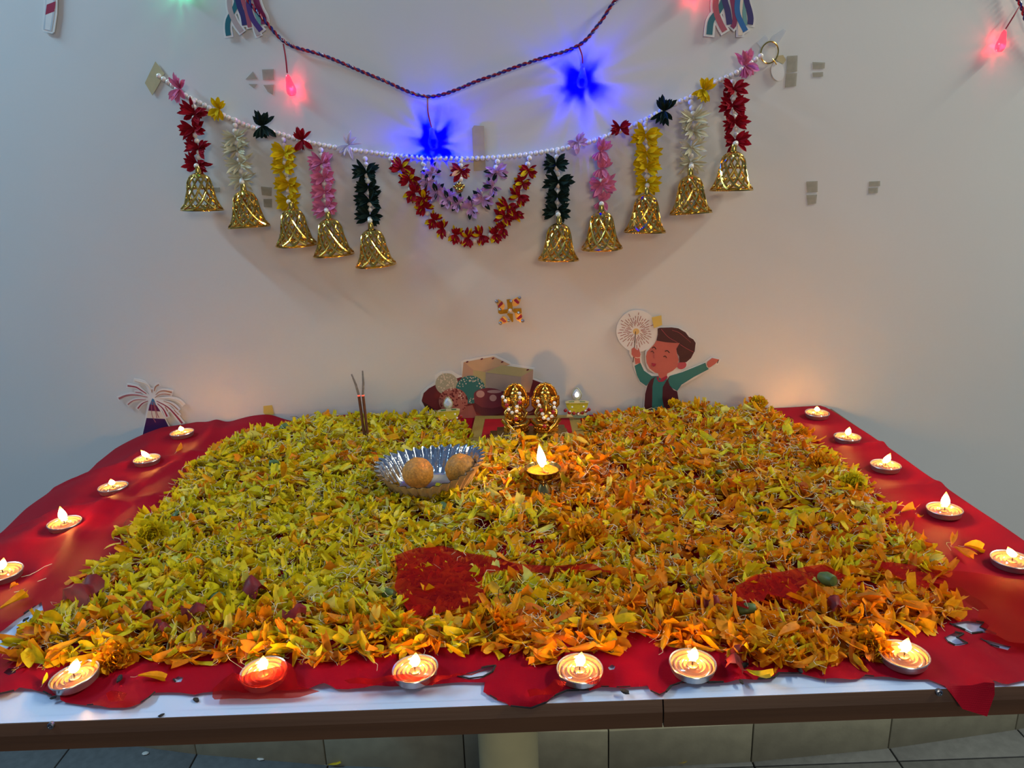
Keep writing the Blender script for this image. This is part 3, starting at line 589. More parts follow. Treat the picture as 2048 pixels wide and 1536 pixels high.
for i, (px, py, s, lb) in enumerate([(322, 1428, .0042, 'round black burn crumb on bare white table at front left'), (392, 1398, .006, 'black char flake on the white table left of the covered tealight'), (240, 1362, .0075, 'black char flake between the two leftmost front tealights'), (108, 1400, .005, 'black char crumb by the cloth edge under the leftmost tealight'), (1250, 1388, .007, 'black char crumb at the cloth edge between middle front tealights'), (1488, 1335, .008, 'long black char flake right of the second front tealight from right'), (1482, 1368, .005, 'black char crumb on the cloth edge in the right front'), (1600, 1345, .006, 'black char crumb under the orange petals at right front'), (53, 1243, .006, 'black char crumb in the white gap at the left'), (12, 1285, .005, 'black char crumb at the far left picture edge')]):
    q = T(px, py, .002); s *= .62; m = MB(); m.ball((0, 0, 0), (s, s*.55, s*.3), 9, 6); r = random.Random(i+9); m.v = [(x*(1+r.uniform(-.25, .25)), y*(1+r.uniform(-.25, .25)), z) for x, y, z in m.v]
    o = link('char_flake', m.mesh('char_flake', M_char), None, Matrix.Translation((q.x, q.y, ZT+.0045 if py not in (1428, 1398) else ZT+s*.35)) @ Matrix.Rotation(r.random()*3, 4, 'Z')); prop(o, lb, 'char', 'burnt crumbs')
# floor litter
M_chip = mat('plaster_chip', (200, 196, 186), .8)
for px, py, s, lb in ((291, 1507, .008, 'white plaster chip on the floor, middle one at left'), (523, 1517, .010, 'white plaster chip lying against the skirting'), (152, 1493, .006, 'small white chip on the floor just under the table edge')):
    q = on_z(px, py, .004); m = MB().ball((0, 0, 0), (s, s*.7, s*.25), 7, 4); o = link('plaster_chip', m.mesh('plaster_chip', M_chip, False), None, Matrix.Translation((q.x, q.y, .003+s*.25))); prop(o, lb, 'chip', 'plaster chips on the floor')
for px, py, lb in ((668, 1532, 'yellow petal on the floor left of the table leg'), (1358, 1529, 'yellow petal on the floor right of the table leg')):
    q = on_z(px, py, .004); o = link('marigold_petal', petal_mesh(2, 1), None, Matrix.Translation((q.x, q.y, .008))); prop(o, lb, 'petal', 'petals fallen on the floor')
# ================================================================== wall hanging (bell garland)
M_pearl = mat('pearl_bead', (236, 226, 214), .18, var=.04, scale=30, coat=.6, spec=.7)
M_thread = mat('white_thread', (220, 215, 205), .7)
M_gold = mat('gold_plastic', (222, 184, 92), .20, 1.0, var=.12, scale=60)
def fab(n, c): return mat(n, c, .75, var=.16, scale=50, transl=.22, spec=.2)
FC = dict(red=fab('fabric_red', (158, 12, 34)), yellow=fab('fabric_yellow', (226, 190, 12)), pink=fab('fabric_pink', (226, 128, 168)), green=fab('fabric_dark_green', (24, 44, 38)), cream=fab('fabric_cream', (222, 214, 184)), white=fab('fabric_white', (220, 212, 226)), lilac=fab('fabric_lilac', (206, 160, 206)), peach=fab('fabric_peach', (232, 170, 120)))
def flower_mesh(mats, seed, narrow=1.0, L=.0265, mixed=0, fans=2):
    r = random.Random(seed); m = MB(); nl = 6
    for fan in range(fans):
        base = math.pi*fan+r.uniform(-.2, .2); 
        for layer in range(2):
            for i in range(nl):
                a = base+(-.85+1.7*i/(nl-1))*r.uniform(.85, 1.1); l = L*r.uniform(.75, 1.08)*(1-.12*layer); wd = l*.135*narrow*r.uniform(.8, 1.25); out = r.uniform(-.15, .75)+.25*layer
                m.cur = 0 if (not mixed or i not in ((1, 4), ())[layer]) else 1
                d = Vector((math.cos(a)*math.cos(out), math.sin(a)*math.cos(out), math.sin(out))); s = Vector((-math.sin(a), math.cos(a), r.uniform(-.5, .5))).normalized(); nn = d.cross(s).normalized(); vs = []
                for u, w_ in ((.04, .25), (.3, .75), (.6, 1.0), (.82, .75), (1, .04)):
                    for k in (-1, 0, 1): vs.append(d*(l*u)+s*(wd*w_*k)+nn*(l*(.10*abs(k)*w_-.14*u*u*(1 if layer else -.4))))
                m.add(vs, [(q*3+k, q*3+k+1, q*3+4+k, q*3+3+k) for q in range(4) for k in range(2)])
    m.cur = 0; m.ball((0, 0, .001), .003, 6, 4); return m.mesh('flower', mats)
FM = {}
def fmesh(c, k):
    if (c, k) not in FM:
        mix = {'redyellow': ('red', 'yellow'), 'pinkgreen': ('lilac', 'green'), 'redpeach': ('red', 'peach')}.get(c)
        FM[(c, k)] = flower_mesh([FC[x] for x in mix], 30+k, 1.25, .021, 1) if mix else flower_mesh([FC[c]], 10+k, {'cream': .75, 'white': .7, 'green': 1.15, 'red': 1.2}.get(c, 1.35))
    return FM[(c, k)]
pearl = MB().ball((0, 0, 0), .0043, 12, 8).mesh('pearl', M_pearl)
# openwork bell
def bell_mesh():
    m = MB(); pr = [(.0115, 0), (.0155, -.004), (.0180, -.010), (.0198, -.020), (.0215, -.030), (.0240, -.040), (.0275, -.048), (.0318, -.0535)]
    def rad(t):
        f = t*(len(pr)-1); i = min(int(f), len(pr)-2); u = f-i; return pr[i][0]*(1-u)+pr[i+1][0]*u, pr[i][1]*(1-u)+pr[i+1][1]*u
    nh = 11
    for sgn in (1, -1):
        for h in range(nh):
            path = []
            for k in range(17):
                t = k/16; r_, z = rad(t); a = 2*math.pi*h/nh+sgn*t*1.75; path.append((r_*math.cos(a), r_*math.sin(a), z))
            m.tube(path, [.0014+.0007*k/16 for k in range(17)], 5, False)
    # drops at the lattice openings
    for row in (.42, .68, .9):
        r_, z = rad(row)
        for h in range(nh): a = 2*math.pi*(h+(.5 if row == .68 else 0))/nh; m.ball((r_*math.cos(a), r_*math.sin(a), z), (.0018, .0018, .0032), 6, 4)
    m.lathe([(.0310, -.0525), (.0345, -.0545), (.0342, -.0562), (.0305, -.0545), (.0310, -.0525)], 36, closed=True)
    m.lathe([(.0001, .0042), (.006, .004), (.0105, .002), (.0130, -.001), (.0150, -.0035), (.0140, -.0042), (.010, -.001), (.0001, 0)], 24, closed=True)
    m.lathe([(.0046, .002), (.0050, .004), (.0044, .012), (.0036, .0145), (.0001, .0150)], 14)
    return m.mesh('bell', M_gold)
bell = bell_mesh()
tg = thing('bell_garland', 'pearl string garland with fabric flowers and gold bells taped to the wall', 'garland', on_wall(930, 317, .01))
STR = [(318, 152), (345, 170), (365, 187), (405, 208), (450, 232), (500, 253), (560, 268), (610, 283), (660, 293), (720, 302), (800, 312), (880, 316), (950, 317), (1020, 313), (1080, 305), (1150, 292), (1220, 270), (1290, 240), (1340, 212), (1390, 190), (1430, 165), (1470, 147), (1500, 127), (1530, 106)]
sp3 = [on_wall(x, y, .006) for x, y in STR]
main = MB().tube(resample(sp3, .01), .0007, 5).build('string', M_thread, tg)
for q in resample(sp3, .0088): link('pearl', pearl, main, Matrix.Translation(q))
def place_flower(px, py, c, par, s=1.0, ang=0.0, off=.016):
    M = wframe(px, py, off) @ Matrix.Rotation(ang, 4, 'Z') @ Matrix.Rotation(random.uniform(-.3, .3), 4, 'X') @ Matrix.Scale(s, 4)
    return link('flower', fmesh(c, random.randrange(3)), par, M)
for px, py, c, s, a in [(360, 178, 'pink', .95, 1.3), (438, 218, 'yellow', .85, 1.2), (525, 252, 'green', 1.0, 1.5), (605, 280, 'red', .85, 1.5), (697, 290, 'white', .9, .9), (1155, 285, 'lilac', .7, .6), (1240, 255, 'red', .7, .2), (1328, 222, 'green', .95, 1.5), (1408, 180, 'yellow', .85, 1.2), (1491, 130, 'pink', .95, 1.9)]: place_flower(px, py, c, main, s, a)
STRANDS = [('red', (388, 203), [(391, 228), (389, 258), (399, 297), (396, 328)], (397, 350)), ('cream', (472, 240), [(472, 274), (476, 300), (481, 328), (485, 357)], (488, 385)), ('yellow', (568, 280), [(570, 306), (571, 334), (578, 368), (577, 400)], (584, 421)), ('pink', (643, 300), [(645, 325), (648, 355), (650, 384), (653, 416)], (658, 441)), ('green', (731, 318), [(734, 344), (737, 374), (740, 401), (740, 433)], (743, 462)),
  ('green', (1115, 303), [(1112, 329), (1117, 363), (1115, 392), (1114, 421)], (1118, 450)), ('pink', (1202, 280), [(1202, 302), (1203, 337), (1203, 368), (1202, 402)], (1203, 427)), ('yellow', (1290, 248), [(1291, 271), (1293, 306), (1293, 333), (1293, 366)], (1293, 393)), ('cream', (1380, 205), [(1386, 238), (1385, 262), (1382, 294), (1381, 324)], (1381, 355)), ('red', (1463, 165), [(1467, 178), (1464, 211), (1469, 244), (1471, 282)], (1467, 307))]
for c, top, fl, bp_ in STRANDS:
    B = on_wall(*bp_, .038)
    path = [on_wall(*top, .008)]+[on_wall(*p, .014) for p in fl]+[B+Vector((0, 0, .014))]
    th = MB().tube(resample(path, .006), .0008, 5).build('hanging_strand', M_thread, tg); prop(th, label=c+' flower strand ending in a gold bell')
    pts = resample(path, .0092); fp = [on_wall(*p, .014) for p in fl]
    for q in pts[:-1]:
        if min((q-f).length for f in fp) > .0052: link('pearl', pearl, th, Matrix.Translation(q+Vector((0, -.004, 0))))
    for i, p in enumerate(fl):
        s = {'pink': 1.0, 'cream': 1.05, 'green': 1.0}.get(c, 1.0)*random.uniform(.92, 1.08); a = random.uniform(-.25, .25)
        if c == 'pink' and top[0] > 1000 and i != 2: s *= .8; a = 1.3
        if c == 'red': a = random.uniform(-.5, .5)
        place_flower(*p, c, th, s, a, .018)
    ang = math.atan2(.0, 1); link('bell', bell, th, Matrix.Translation(B+Vector((0, 0, -.001))) @ Matrix.Rotation(random.uniform(-.05, .05), 4, 'Y') @ Matrix.Rotation(random.uniform(-.08, .06), 4, 'X') @ Matrix.Rotation(random.random()*6, 4, 'Z') @ Matrix.Scale(1.0, 4))
def c2(l): return [(740+x/4.8, 220+y/4.8) for x, y in l]
def swag(path, flowers, c, s, lab):
    P = [on_wall(*p, .010) for p in path]; th = MB().tube(resample(P, .008), .0008, 5).build('swag', M_thread, tg); prop(th, label=lab)
    fp = [on_wall(*p, .014) for p in flowers]
    for q in resample(P, .0095):
        if min((q-f).length for f in fp) > .006: link('pearl', pearl, th, Matrix.Translation(q+Vector((0, -.005, 0))))
    cx, cy = 920, 330
    for p in flowers: place_flower(*p, c, th, s*random.uniform(.9, 1.1), -math.atan2(p[1]-cy, p[0]-cx)+random.uniform(-.5, .5), .017)
swag([(783, 318), (790, 335), (808, 358), (828, 388), (850, 420), (876, 450), (908, 474), (936, 482), (965, 478), (992, 462), (1015, 438), (1030, 408), (1040, 378), (1050, 345), (1060, 312)], c2([(300, 555), (375, 660), (420, 790), (515, 850), (520, 925), (610, 1050), (700, 1140), (820, 1195), (940, 1230), (1070, 1205), (1200, 1190), (1280, 1140), (1290, 1020), (1400, 985), (1320, 930), (1435, 825), (1465, 700), (1520, 575)]), 'redyellow', .95, 'outer half round of red and yellow flowers')
swag([(845, 316), (853, 345), (868, 370), (885, 392), (905, 405), (925, 408), (945, 400), (962, 385), (980, 362), (990, 340), (997, 316)], c2([(590, 600), (545, 690), (640, 790), (745, 850), (840, 895), (975, 935), (1085, 850), (1180, 740), (1220, 590)]), 'pinkgreen', 1.0, 'inner half round of lilac pink and dark green flowers')
dp = MB().tube([on_wall(921, 318, .008), on_wall(920, 372, .012)], .0008, 5).build('centre_drop', M_thread, tg)
for py in (322, 331, 350, 358): link('pearl', pearl, dp, Matrix.Translation(on_wall(921, py, .012)))
place_flower(922, 341, 'redpeach', dp, 1.05, 0, .02)
m = MB().ball((0, 0, -.004), (.007, .004, .006), 10, 6).ball((0, 0, .004), (.0045, .004, .005), 8, 6).ball((-.006, 0, .001), (.004, .003, .004), 8, 6).ball((.006, 0, .001), (.004, .003, .004), 8, 6); link('gold_charm', m.mesh('gold_charm', M_gold), dp, Matrix.Translation(on_wall(918, 374, .016)))

# ================================================================== string lights
M_red = mat('red_wire', (150, 14, 40), .35, var=.1); M_blue = mat('dark_blue_wire', (30, 28, 110), .35, var=.1)
CORD = [(455, -70), (490, -8), (530, 42), (576, 88), (650, 112), (760, 158), (858, 193), (960, 160), (1060, 124), (1155, 92), (1200, 45), (1240, -8), (1320, -55), (1400, -58), (1700, -90), (1990, -60), (2037, 2), (2060, 60), (2110, 120)]
sl = thing('string_light', 'twisted red and blue wire string of coloured bulbs along the wall', 'string light', on_wall(858, 193, .012))
cp3 = resample([on_wall(x, y, .012) for x, y in CORD], .0018)
for ph, mt in ((0, M_red), (math.pi, M_blue)):
    path = []
    for i, q in enumerate(cp3):
        t = (cp3[min(i+1, len(cp3)-1)]-cp3[max(i-1, 0)]).normalized(); u = t.cross(Vector((0, 1, 0))).normalized(); v = t.cross(u); a = i*.0018/.017*2*math.pi+ph; path.append(q+u*(.0016*math.cos(a))+v*(.0016*math.sin(a)))
    MB().tube(path, .0015, 6).build('twisted_wire', mt, sl)
def led_light(loc, col, power, seed):
    l = bpy.data.lights.new('led', 'POINT'); l.energy = power; l.shadow_soft_size = .002; l.use_nodes = True; nt = l.node_tree; N = nt.nodes; L = nt.links
    e = N['Emission']; tc = N.new('ShaderNodeTexCoord'); nz = N.new('ShaderNodeTexNoise'); nz.inputs['Scale'].default_value = 2.2; nz.inputs['Detail'].default_value = 3
    mp = N.new('ShaderNodeMapping'); mp.inputs['Location'].default_value = (seed*3.7, seed*1.9, seed*.7); L.new(tc.outputs['Normal'], mp.inputs['Vector']); L.new(mp.outputs[0], nz.inputs['Vector'])
    rp = N.new('ShaderNodeMapRange'); rp.inputs['From Min'].default_value = .38; rp.inputs['From Max'].default_value = .68; rp.inputs['To Min'].default_value = .25; rp.inputs['To Max'].default_value = 2.2
    L.new(nz.outputs['Fac'], rp.inputs['Value']); L.new(rp.outputs[0], e.inputs['Strength'])
    # a blue diode is purer than the display's own blue: its red and green shares come out slightly below zero
    cc_ = N.new('ShaderNodeCombineXYZ')
    for i_ in range(3): cc_.inputs[i_].default_value = col[i_]
    L.new(cc_.outputs[0], e.inputs['Color'])
    o = bpy.data.objects.new('led_glow', l); COL.objects.link(o); return o
LED = dict(red=((1, .01, .05), (255, 30, 70), .055), blue=((-.05, -.045, 1), (8, 6, 255), 1.4), green=((.02, 1, .50), (40, 235, 160), .06))
def bulb(px, py, qx, qy, c, lab, k):
    """pigtail from the cord at px,py down to the bulb whose tip points to qx,qy"""
    A = on_wall(px, py, .012); B = on_wall(qx, qy, .013); mid = (A+B)/2+Vector((.002*(-1)**k, -.004, .002))
    ec, dc, pw = LED[c]
    b = MB(); pr = [(.0022, .004), (.0040, 0), (.0052, -.007), (.0068, -.013), (.0078, -.019), (.0070, -.024), (.0045, -.0275), (.0001, -.0285)]; b.lathe(pr, 16)
    b.v = [(x*(1+.06*math.cos(6*math.atan2(y, x))), y*(1+.06*math.cos(6*math.atan2(y, x))), z) for x, y, z in b.v]
    mt = mat('bulb_shell_'+c, dc, .15, var=.05, emit=tuple(max(0, v) for v in ec), estr=1.6, transp=.55, spec=.8)
    Mx = Matrix.Translation(B) @ Matrix.Rotation(-.15+.1*k, 4, 'Y'); o = link('bulb', b.mesh('bulb', mt), sl, Mx); prop(o, label=lab)
    pt = MB().tube(resample([A, mid, B+Vector((0, 0, .004))], .004), .0012, 6).build('pigtail', M_red, o)
    l = led_light(None, ec, pw, k+1); l.parent = o; l.location = (0, .002, -.017)
bulb(576, 88, 576, 155, 'red', 'lit red bulb', 0); bulb(858, 193, 864, 262, 'blue', 'lit blue bulb in the middle', 1); bulb(1155, 92, 1165, 138, 'blue', 'lit blue bulb on the right', 2)
bulb(2033, 8, 2008, 66, 'red', 'lit red bulb near the picture corner', 3)
bulb(455, -70, 352, -56, 'green', 'lit green bulb', 4); bulb(1400, -58, 1402, -42, 'red', 'lit red bulb above the ribbon cut-out', 5)

# ================================================================== tapes, ring and tag on the wall
M_tape = mat('masking_tape', (190, 172, 128), .5, var=.08, scale=60); M_tapeold = mat('old_tape_residue', (178, 170, 150), .6, var=.12, scale=120, transp=.5); M_tapey = mat('yellow_tape', (214, 186, 92), .3, var=.08); M_clear = mat('clear_tape', (214, 216, 220), .15, var=.03, transp=.5, spec=.7); M_white = mat('white_card', (226, 222, 216), .55, var=.03, scale=40)
def tape(poly, mt, lab, off=.0006, th=.0005, name='tape_piece', group=None):
    cx = sum(p[0] for p in poly)/len(poly); cy = sum(p[1] for p in poly)/len(poly); M = wframe(cx, cy, off); m = MB(); card([to2d(M, *p) for p in poly], M, 0, th, m)
    o = m.build(name, mt, origin=M.translation, smooth=False); return prop(o, lab, 'tape' if 'tape' in name else None, group)
tape([(311, 123), (329, 147), (320, 165), (305, 191), (290, 166), (300, 145)], M_tape, 'beige tape square holding the left end of the garland', .003)
tape([(944, 257), (948, 251), (968, 252), (970, 312), (972, 340), (948, 342)], M_tape, 'upright beige tape strip behind the middle of the garland', .0015)
for poly, lb in [([(491, 159), (506, 143), (515, 158)], 'triangular old tape scrap left of the red bulb'), ([(524, 139), (548, 138), (548, 160), (526, 160)], 'square old tape scrap just left of the red bulb'), ([(497, 168), (515, 168), (508, 177)], 'smallest old tape scrap below the triangular one'), ([(527, 170), (549, 169), (546, 190), (536, 184)], 'ragged old tape scrap below the square one'), ([(424, 375), (440, 375), (440, 384), (426, 384)], 'tape residue right of the leftmost bell'), ([(522, 373), (544, 375), (543, 392), (524, 390)], 'upper tape residue between second and third bell'), ([(527, 398), (544, 398), (544, 415), (528, 414)], 'lower tape residue between second and third bell'),
  ([(1574, 112), (1595, 111), (1594, 143), (1573, 146)], 'upper tape patch right of the white tag'), ([(1572, 147), (1594, 146), (1592, 172), (1570, 175)], 'lower tape patch right of the white tag'), ([(1625, 124), (1650, 125), (1649, 137), (1626, 138)], 'upper small tape patch far right of the tag'), ([(1625, 145), (1646, 144), (1646, 153), (1626, 154)], 'lower small tape patch far right of the tag'), ([(1613, 363), (1635, 362), (1635, 384), (1614, 385)], 'upper tape residue right of the last bell'), ([(1613, 390), (1634, 389), (1632, 407), (1616, 410)], 'lower tape residue right of the last bell'), ([(1738, 363), (1760, 362), (1760, 372), (1738, 373)], 'upper tape residue at far right of the wall'), ([(1737, 376), (1756, 375), (1755, 386), (1737, 387)], 'lower tape residue at far right of the wall')]: tape(poly, M_tapeold, lb, group='old tape scraps')
tape([(527, 812), (544, 810), (548, 828), (536, 833), (527, 826)], M_tapey, 'yellowish tape patch low on the wall left of the incense', .0006)
tape([(1514, 85), (1530, 70), (1537, 78), (1524, 98)], M_clear, 'short clear tape strip above the gold ring', .004); tape([(1537, 92), (1545, 72), (1566, 58), (1572, 62), (1562, 78), (1550, 95)], M_clear, 'curling clear tape strip on the gold ring', .006)
rg = MB(); Mr = wframe(1539, 105, .006)
rg.tube([Mr @ Vector((.014*math.cos(a), .0155*math.sin(a), .002*math.sin(a))) for a in np.linspace(0, 2*math.pi, 33)], .0011, 6)
o = rg.build('gold_ring', M_gold); prop(o, 'thin gold ring at the right end of the garland', 'ring')
tg2 = thing('hang_tag', 'small oval white tag hanging from the gold ring', 'tag', on_wall(1555, 140, .004)); Mt = wframe(1555, 143, .004); m = MB()
card([to2d(Mt, 1555+13*math.cos(a)+2*math.sin(a), 143+19*math.sin(a)) for a in np.linspace(0, 2*math.pi, 25)[:-1]], Mt, 0, .001, m); m.build('tag_card', M_white, tg2, smooth=False)
MB().tube([on_wall(1545, 118, .007), on_wall(1550, 124, .007), on_wall(1553, 129, .006)], .0008, 5).build('loop', M_gold, tg2)
tape([(1552, 112), (1566, 110), (1572, 120), (1566, 128), (1554, 122)], M_tape, 'small torn beige tape behind the white tag', .002)
# ================================================================== printed paper cut-outs on the wall
def pr_(n, c): return mat('print_'+n, c, .45, var=.04, scale=60)
class Cut:
    """a die-cut card fixed flat to the wall, its printed areas built as thin layers on the card"""
    def __init__(s, name, label, cx, cy, off, conv):
        s.M = wframe(cx, cy, off); s.conv = conv; s.t = thing(name, label, 'paper cut-out', s.M.translation); s.k = 0
    def pt(s, p): return to2d(s.M, *s.conv(*p))
    def poly(s, name, pts, mt, z=None, th=.0003, par=None, label=None):
        if z is None: s.k += 1; z = .0014+.00006*s.k
        m = MB(); card([s.pt(p) for p in pts], s.M, 0 if z < .001 else z-.0003, z+th if z < .001 else th+.0003, m)
        o = m.build(name, mt, par or s.t, smooth=False); 
        if label: prop(o, label=label)
        return o
    def ell(s, name, cx, cy, rx, ry, mt, n=28, rot=0, **k):
        c, d = math.cos(rot), math.sin(rot); return s.poly(name, [(cx+rx*math.cos(a)*c-ry*math.sin(a)*d, cy+rx*math.cos(a)*d+ry*math.sin(a)*c) for a in np.linspace(0, 2*math.pi, n+1)[:-1]], mt, **k)
    def stroke_pts(s, pts, w0, w1):
        P = [Vector(p) for p in pts]
        if len(P) > 2: P = [Vector((q.x, q.y)) for q in resample([Vector((p.x, p.y, 0)) for p in P], max(4, sum((P[i+1]-P[i]).length for i in range(len(P)-1))/14))]
        L = []; Rr = []; n = len(P)
        for i, p in enumerate(P):
            t = (P[min(i+1, n-1)]-P[max(i-1, 0)]).normalized(); nn = Vector((-t.y, t.x)); w_ = w0+(w1-w0)*i/(n-1); L.append(p+nn*w_/2); Rr.append(p-nn*w_/2)
        return [tuple(p) for p in L+Rr[::-1]]
    def stroke(s, name, pts, w0, w1, mt, **k): return s.poly(name, s.stroke_pts(pts, w0, w1), mt, **k)
    def multi(s, name, polys, mt, z=None, par=None):
        if z is None: s.k += 1; z = .0014+.00006*s.k
        m = MB()
        for q in polys: card([s.pt(p) for p in q], s.M, z-.0003, .0006, m)
        return prop(m.build(name, mt, par or s.t, smooth=False), kind='stuff')
P_skin = pr_('skin', (190, 96, 84)); P_hair = pr_('dark_hair', (62, 16, 26)); P_teal = pr_('teal', (38, 112, 108)); P_vest = pr_('maroon_vest', (72, 16, 34)); P_crim = pr_('crimson', (160, 22, 60)); P_cream = pr_('cream', (224, 206, 184)); P_ray = pr_('russet_ray', (152, 74, 54)); P_dark = pr_('dark_line', (50, 18, 18)); P_gold = pr_('pale_gold', (220, 180, 110)); P_ear = pr_('ear_rose', (176, 70, 84))
c = Cut('paper_boy', 'paper cut-out of a smiling boy in teal shirt holding a sparkler', 1335, 720, .0035, lambda x, y: (1200+x/6.4, 600+y/6.4))
c.poly('card_backing', [(1015, 1420), (1012, 1340), (985, 1150), (1010, 1110), (1200, 1010), (1400, 890), (1440, 870), (1450, 825), (1510, 825), (1545, 760), (1420, 725), (1350, 780), (1330, 800), (1070, 905), (1000, 930), (1110, 850), (1130, 790), (1200, 680), (1237, 560), (1200, 495), (1150, 465), (1130, 415), (1040, 355), (920, 335), (720, 345), (640, 560), (575, 660), (575, 780), (600, 870), (690, 940), (610, 925), (535, 800), (525, 680), (500, 600), (385, 600), (368, 690), (405, 735), (420, 830), (437, 900), (485, 1000), (498, 1050), (585, 1110), (560, 1250), (550, 1420)], M_white, z=0, th=.0012)
c.ell('sparkler_disc', 472, 395, 264, 268, M_white, 48, z=.0002, th=.0013)
rays = []
for i in range(34):
    a = 2*math.pi*i/34+.05; r0 = 60+20*(i % 3); r1 = r0+random.uniform(40, 90); rays.append(c.stroke_pts([(460+r0*math.cos(a), 390+r0*math.sin(a)), (460+r1*math.cos(a), 390+r1*math.sin(a))], 7, 7))
    r2 = r1+14; r3 = min(235, r2+random.uniform(30, 80)); rays.append(c.stroke_pts([(460+r2*math.cos(a), 390+r2*math.sin(a)), (460+r3*math.cos(a), 390+r3*math.sin(a))], 7, 7))
c.k += 1; c.multi('sparkler_rays', rays, P_ray)
c.ell('sparkler_core', 460, 400, 42, 40, P_gold, 12)
c.stroke('sparkler_stick', [(452, 400), (442, 560), (420, 795)], 9, 9, P_dark)
c.poly('sleeve', [(440, 840), (515, 800), (560, 900), (660, 970), (712, 975), (640, 1030), (590, 1097), (510, 1040), (470, 960)], P_teal)
c.poly('sleeve', [(885, 970), (1050, 920), (1200, 860), (1345, 800), (1360, 850), (1390, 880), (1200, 980), (1040, 1080), (985, 1160), (900, 1110), (870, 1030)], P_teal)
c.poly('shirt_front', [(680, 970), (860, 970), (845, 1050), (800, 1120), (795, 1250), (830, 1430), (655, 1430), (660, 1150), (670, 1050)], P_teal)
c.poly('vest_panel', [(712, 975), (690, 1005), (668, 1100), (662, 1430), (560, 1430), (575, 1200), (608, 1080), (650, 1010)], P_vest)
c.poly('vest_panel', [(888, 968), (870, 1030), (890, 1090), (940, 1150), (985, 1165), (1005, 1290), (1012, 1430), (825, 1430), (795, 1250), (800, 1110), (840, 1040)], P_vest)
c.poly('neck', [(740, 920), (860, 920), (850, 985), (800, 1015), (750, 985)], P_skin)
c.poly('collar', [(722, 968), (750, 990), (745, 1020), (765, 1028), (780, 1000), (850, 962), (862, 990), (805, 1040), (748, 1044), (725, 1012)], P_crim)
c.ell('ear', 1042, 832, 62, 48, P_ear, 20, rot=-.35)
c.poly('face', [(690, 565), (722, 512), (830, 530), (940, 540), (1018, 540), (975, 620), (980, 680), (1005, 760), (985, 850), (930, 900), (860, 935), (780, 945), (700, 925), (630, 870), (595, 800), (585, 720), (600, 660), (650, 605)], P_skin)
c.poly('hair', [(735, 362), (760, 352), (915, 348), (1000, 360), (1090, 410), (1135, 470), (1190, 500), (1220, 545), (1208, 650), (1160, 740), (1100, 792), (1012, 795), (1010, 720), (985, 680), (975, 620), (1018, 545), (940, 545), (830, 535), (720, 515), (737, 440)], P_hair)
c.stroke('hair_highlight', [(780, 370), (870, 470), (990, 540)], 5, 4, P_ear); c.stroke('hair_highlight', [(1022, 565), (1100, 615), (1192, 662)], 5, 4, P_ear); c.stroke('hair_highlight', [(920, 385), (1000, 410), (1090, 480), (1160, 540)], 4, 3, P_ear)
c.stroke('eyebrow', [(662, 612), (690, 598), (714, 628)], 12, 12, P_dark); c.stroke('eyebrow', [(826, 652), (858, 645), (886, 672)], 12, 12, P_dark)
c.stroke('eye', [(645, 660), (668, 650), (688, 676)], 8, 8, P_dark); c.stroke('eye', [(806, 722), (832, 712), (850, 738)], 8, 8, P_dark)
c.stroke('nose', [(690, 690), (686, 720), (694, 742)], 4, 4, P_ear); c.poly('mouth', [(655, 800), (685, 806), (712, 810), (704, 836), (682, 846), (662, 832)], P_crim)
c.poly('hand', [(400, 622), (430, 600), (478, 640), (490, 605), (515, 690), (505, 740), (512, 800), (450, 818), (440, 745), (400, 690)], P_skin)
c.poly('hand', [(1368, 785), (1430, 737), (1522, 757), (1470, 810), (1412, 850), (1382, 862), (1362, 822)], P_skin); c.stroke('bracelet', [(445, 728), (480, 735), (515, 725)], 9, 9, P_cream); c.stroke('match', [(1510, 762), (1495, 805)], 9, 9, P_dark)
tape([(1200+x/6.4, 600+y/6.4) for x, y in [(662, 222), (785, 195), (795, 320), (690, 360)]], M_tapey, 'shiny yellow tape square above the paper boy\'s hair', .0062)
# ---- plate of sweets
c = Cut('paper_sweets_plate', 'paper cut-out of a red plate heaped with round and square sweets', 958, 775, .003, lambda x, y: (700+x/3.7926, 700+y/3.7926))
P_plate = pr_('plate_red', (116, 30, 38)); P_plated = pr_('plate_dark', (70, 18, 26)); P_rim = pr_('plate_light', (160, 92, 84)); P_wht = pr_('white_sweet', (176, 168, 142)); P_pink = pr_('pink_sweet', (178, 104, 92)); P_peach = pr_('peach_block', (206, 166, 128)); P_peach2 = pr_('peach_block_side', (190, 150, 124)); P_grey = pr_('grey_block', (172, 150, 134)); P_olive = pr_('olive_top', (184, 168, 116)); P_plum = pr_('plum_cake', (120, 44, 58)); P_plum2 = pr_('plum_cake_side', (92, 28, 44)); P_nut = pr_('nut', (190, 146, 138))
c.poly('card_backing', [(528, 400), (540, 320), (570, 290), (640, 245), (645, 190), (690, 160), (770, 155), (830, 190), (848, 195), (842, 85), (870, 72), (1095, 35), (1215, 92), (1220, 105), (1400, 135), (1395, 215), (1460, 240), (1500, 320), (1480, 440), (1400, 520), (1000, 560), (700, 560), (570, 470)], M_white, z=0, th=.0012)
c.poly('plate', [(545, 380), (560, 325), (600, 288), (650, 262), (840, 205), (1385, 222), (1455, 248), (1488, 320), (1465, 430), (1400, 500), (1000, 545), (760, 540), (640, 500), (575, 440)], P_plate)
c.poly('plate_shade', [(545, 385), (575, 440), (640, 500), (760, 540), (760, 500), (660, 460), (590, 410)], P_plated)
c.poly('plate_glaze', [(800, 440), (930, 415), (960, 490), (1080, 500), (1400, 470), (1300, 510), (1000, 532), (840, 510)], P_rim)
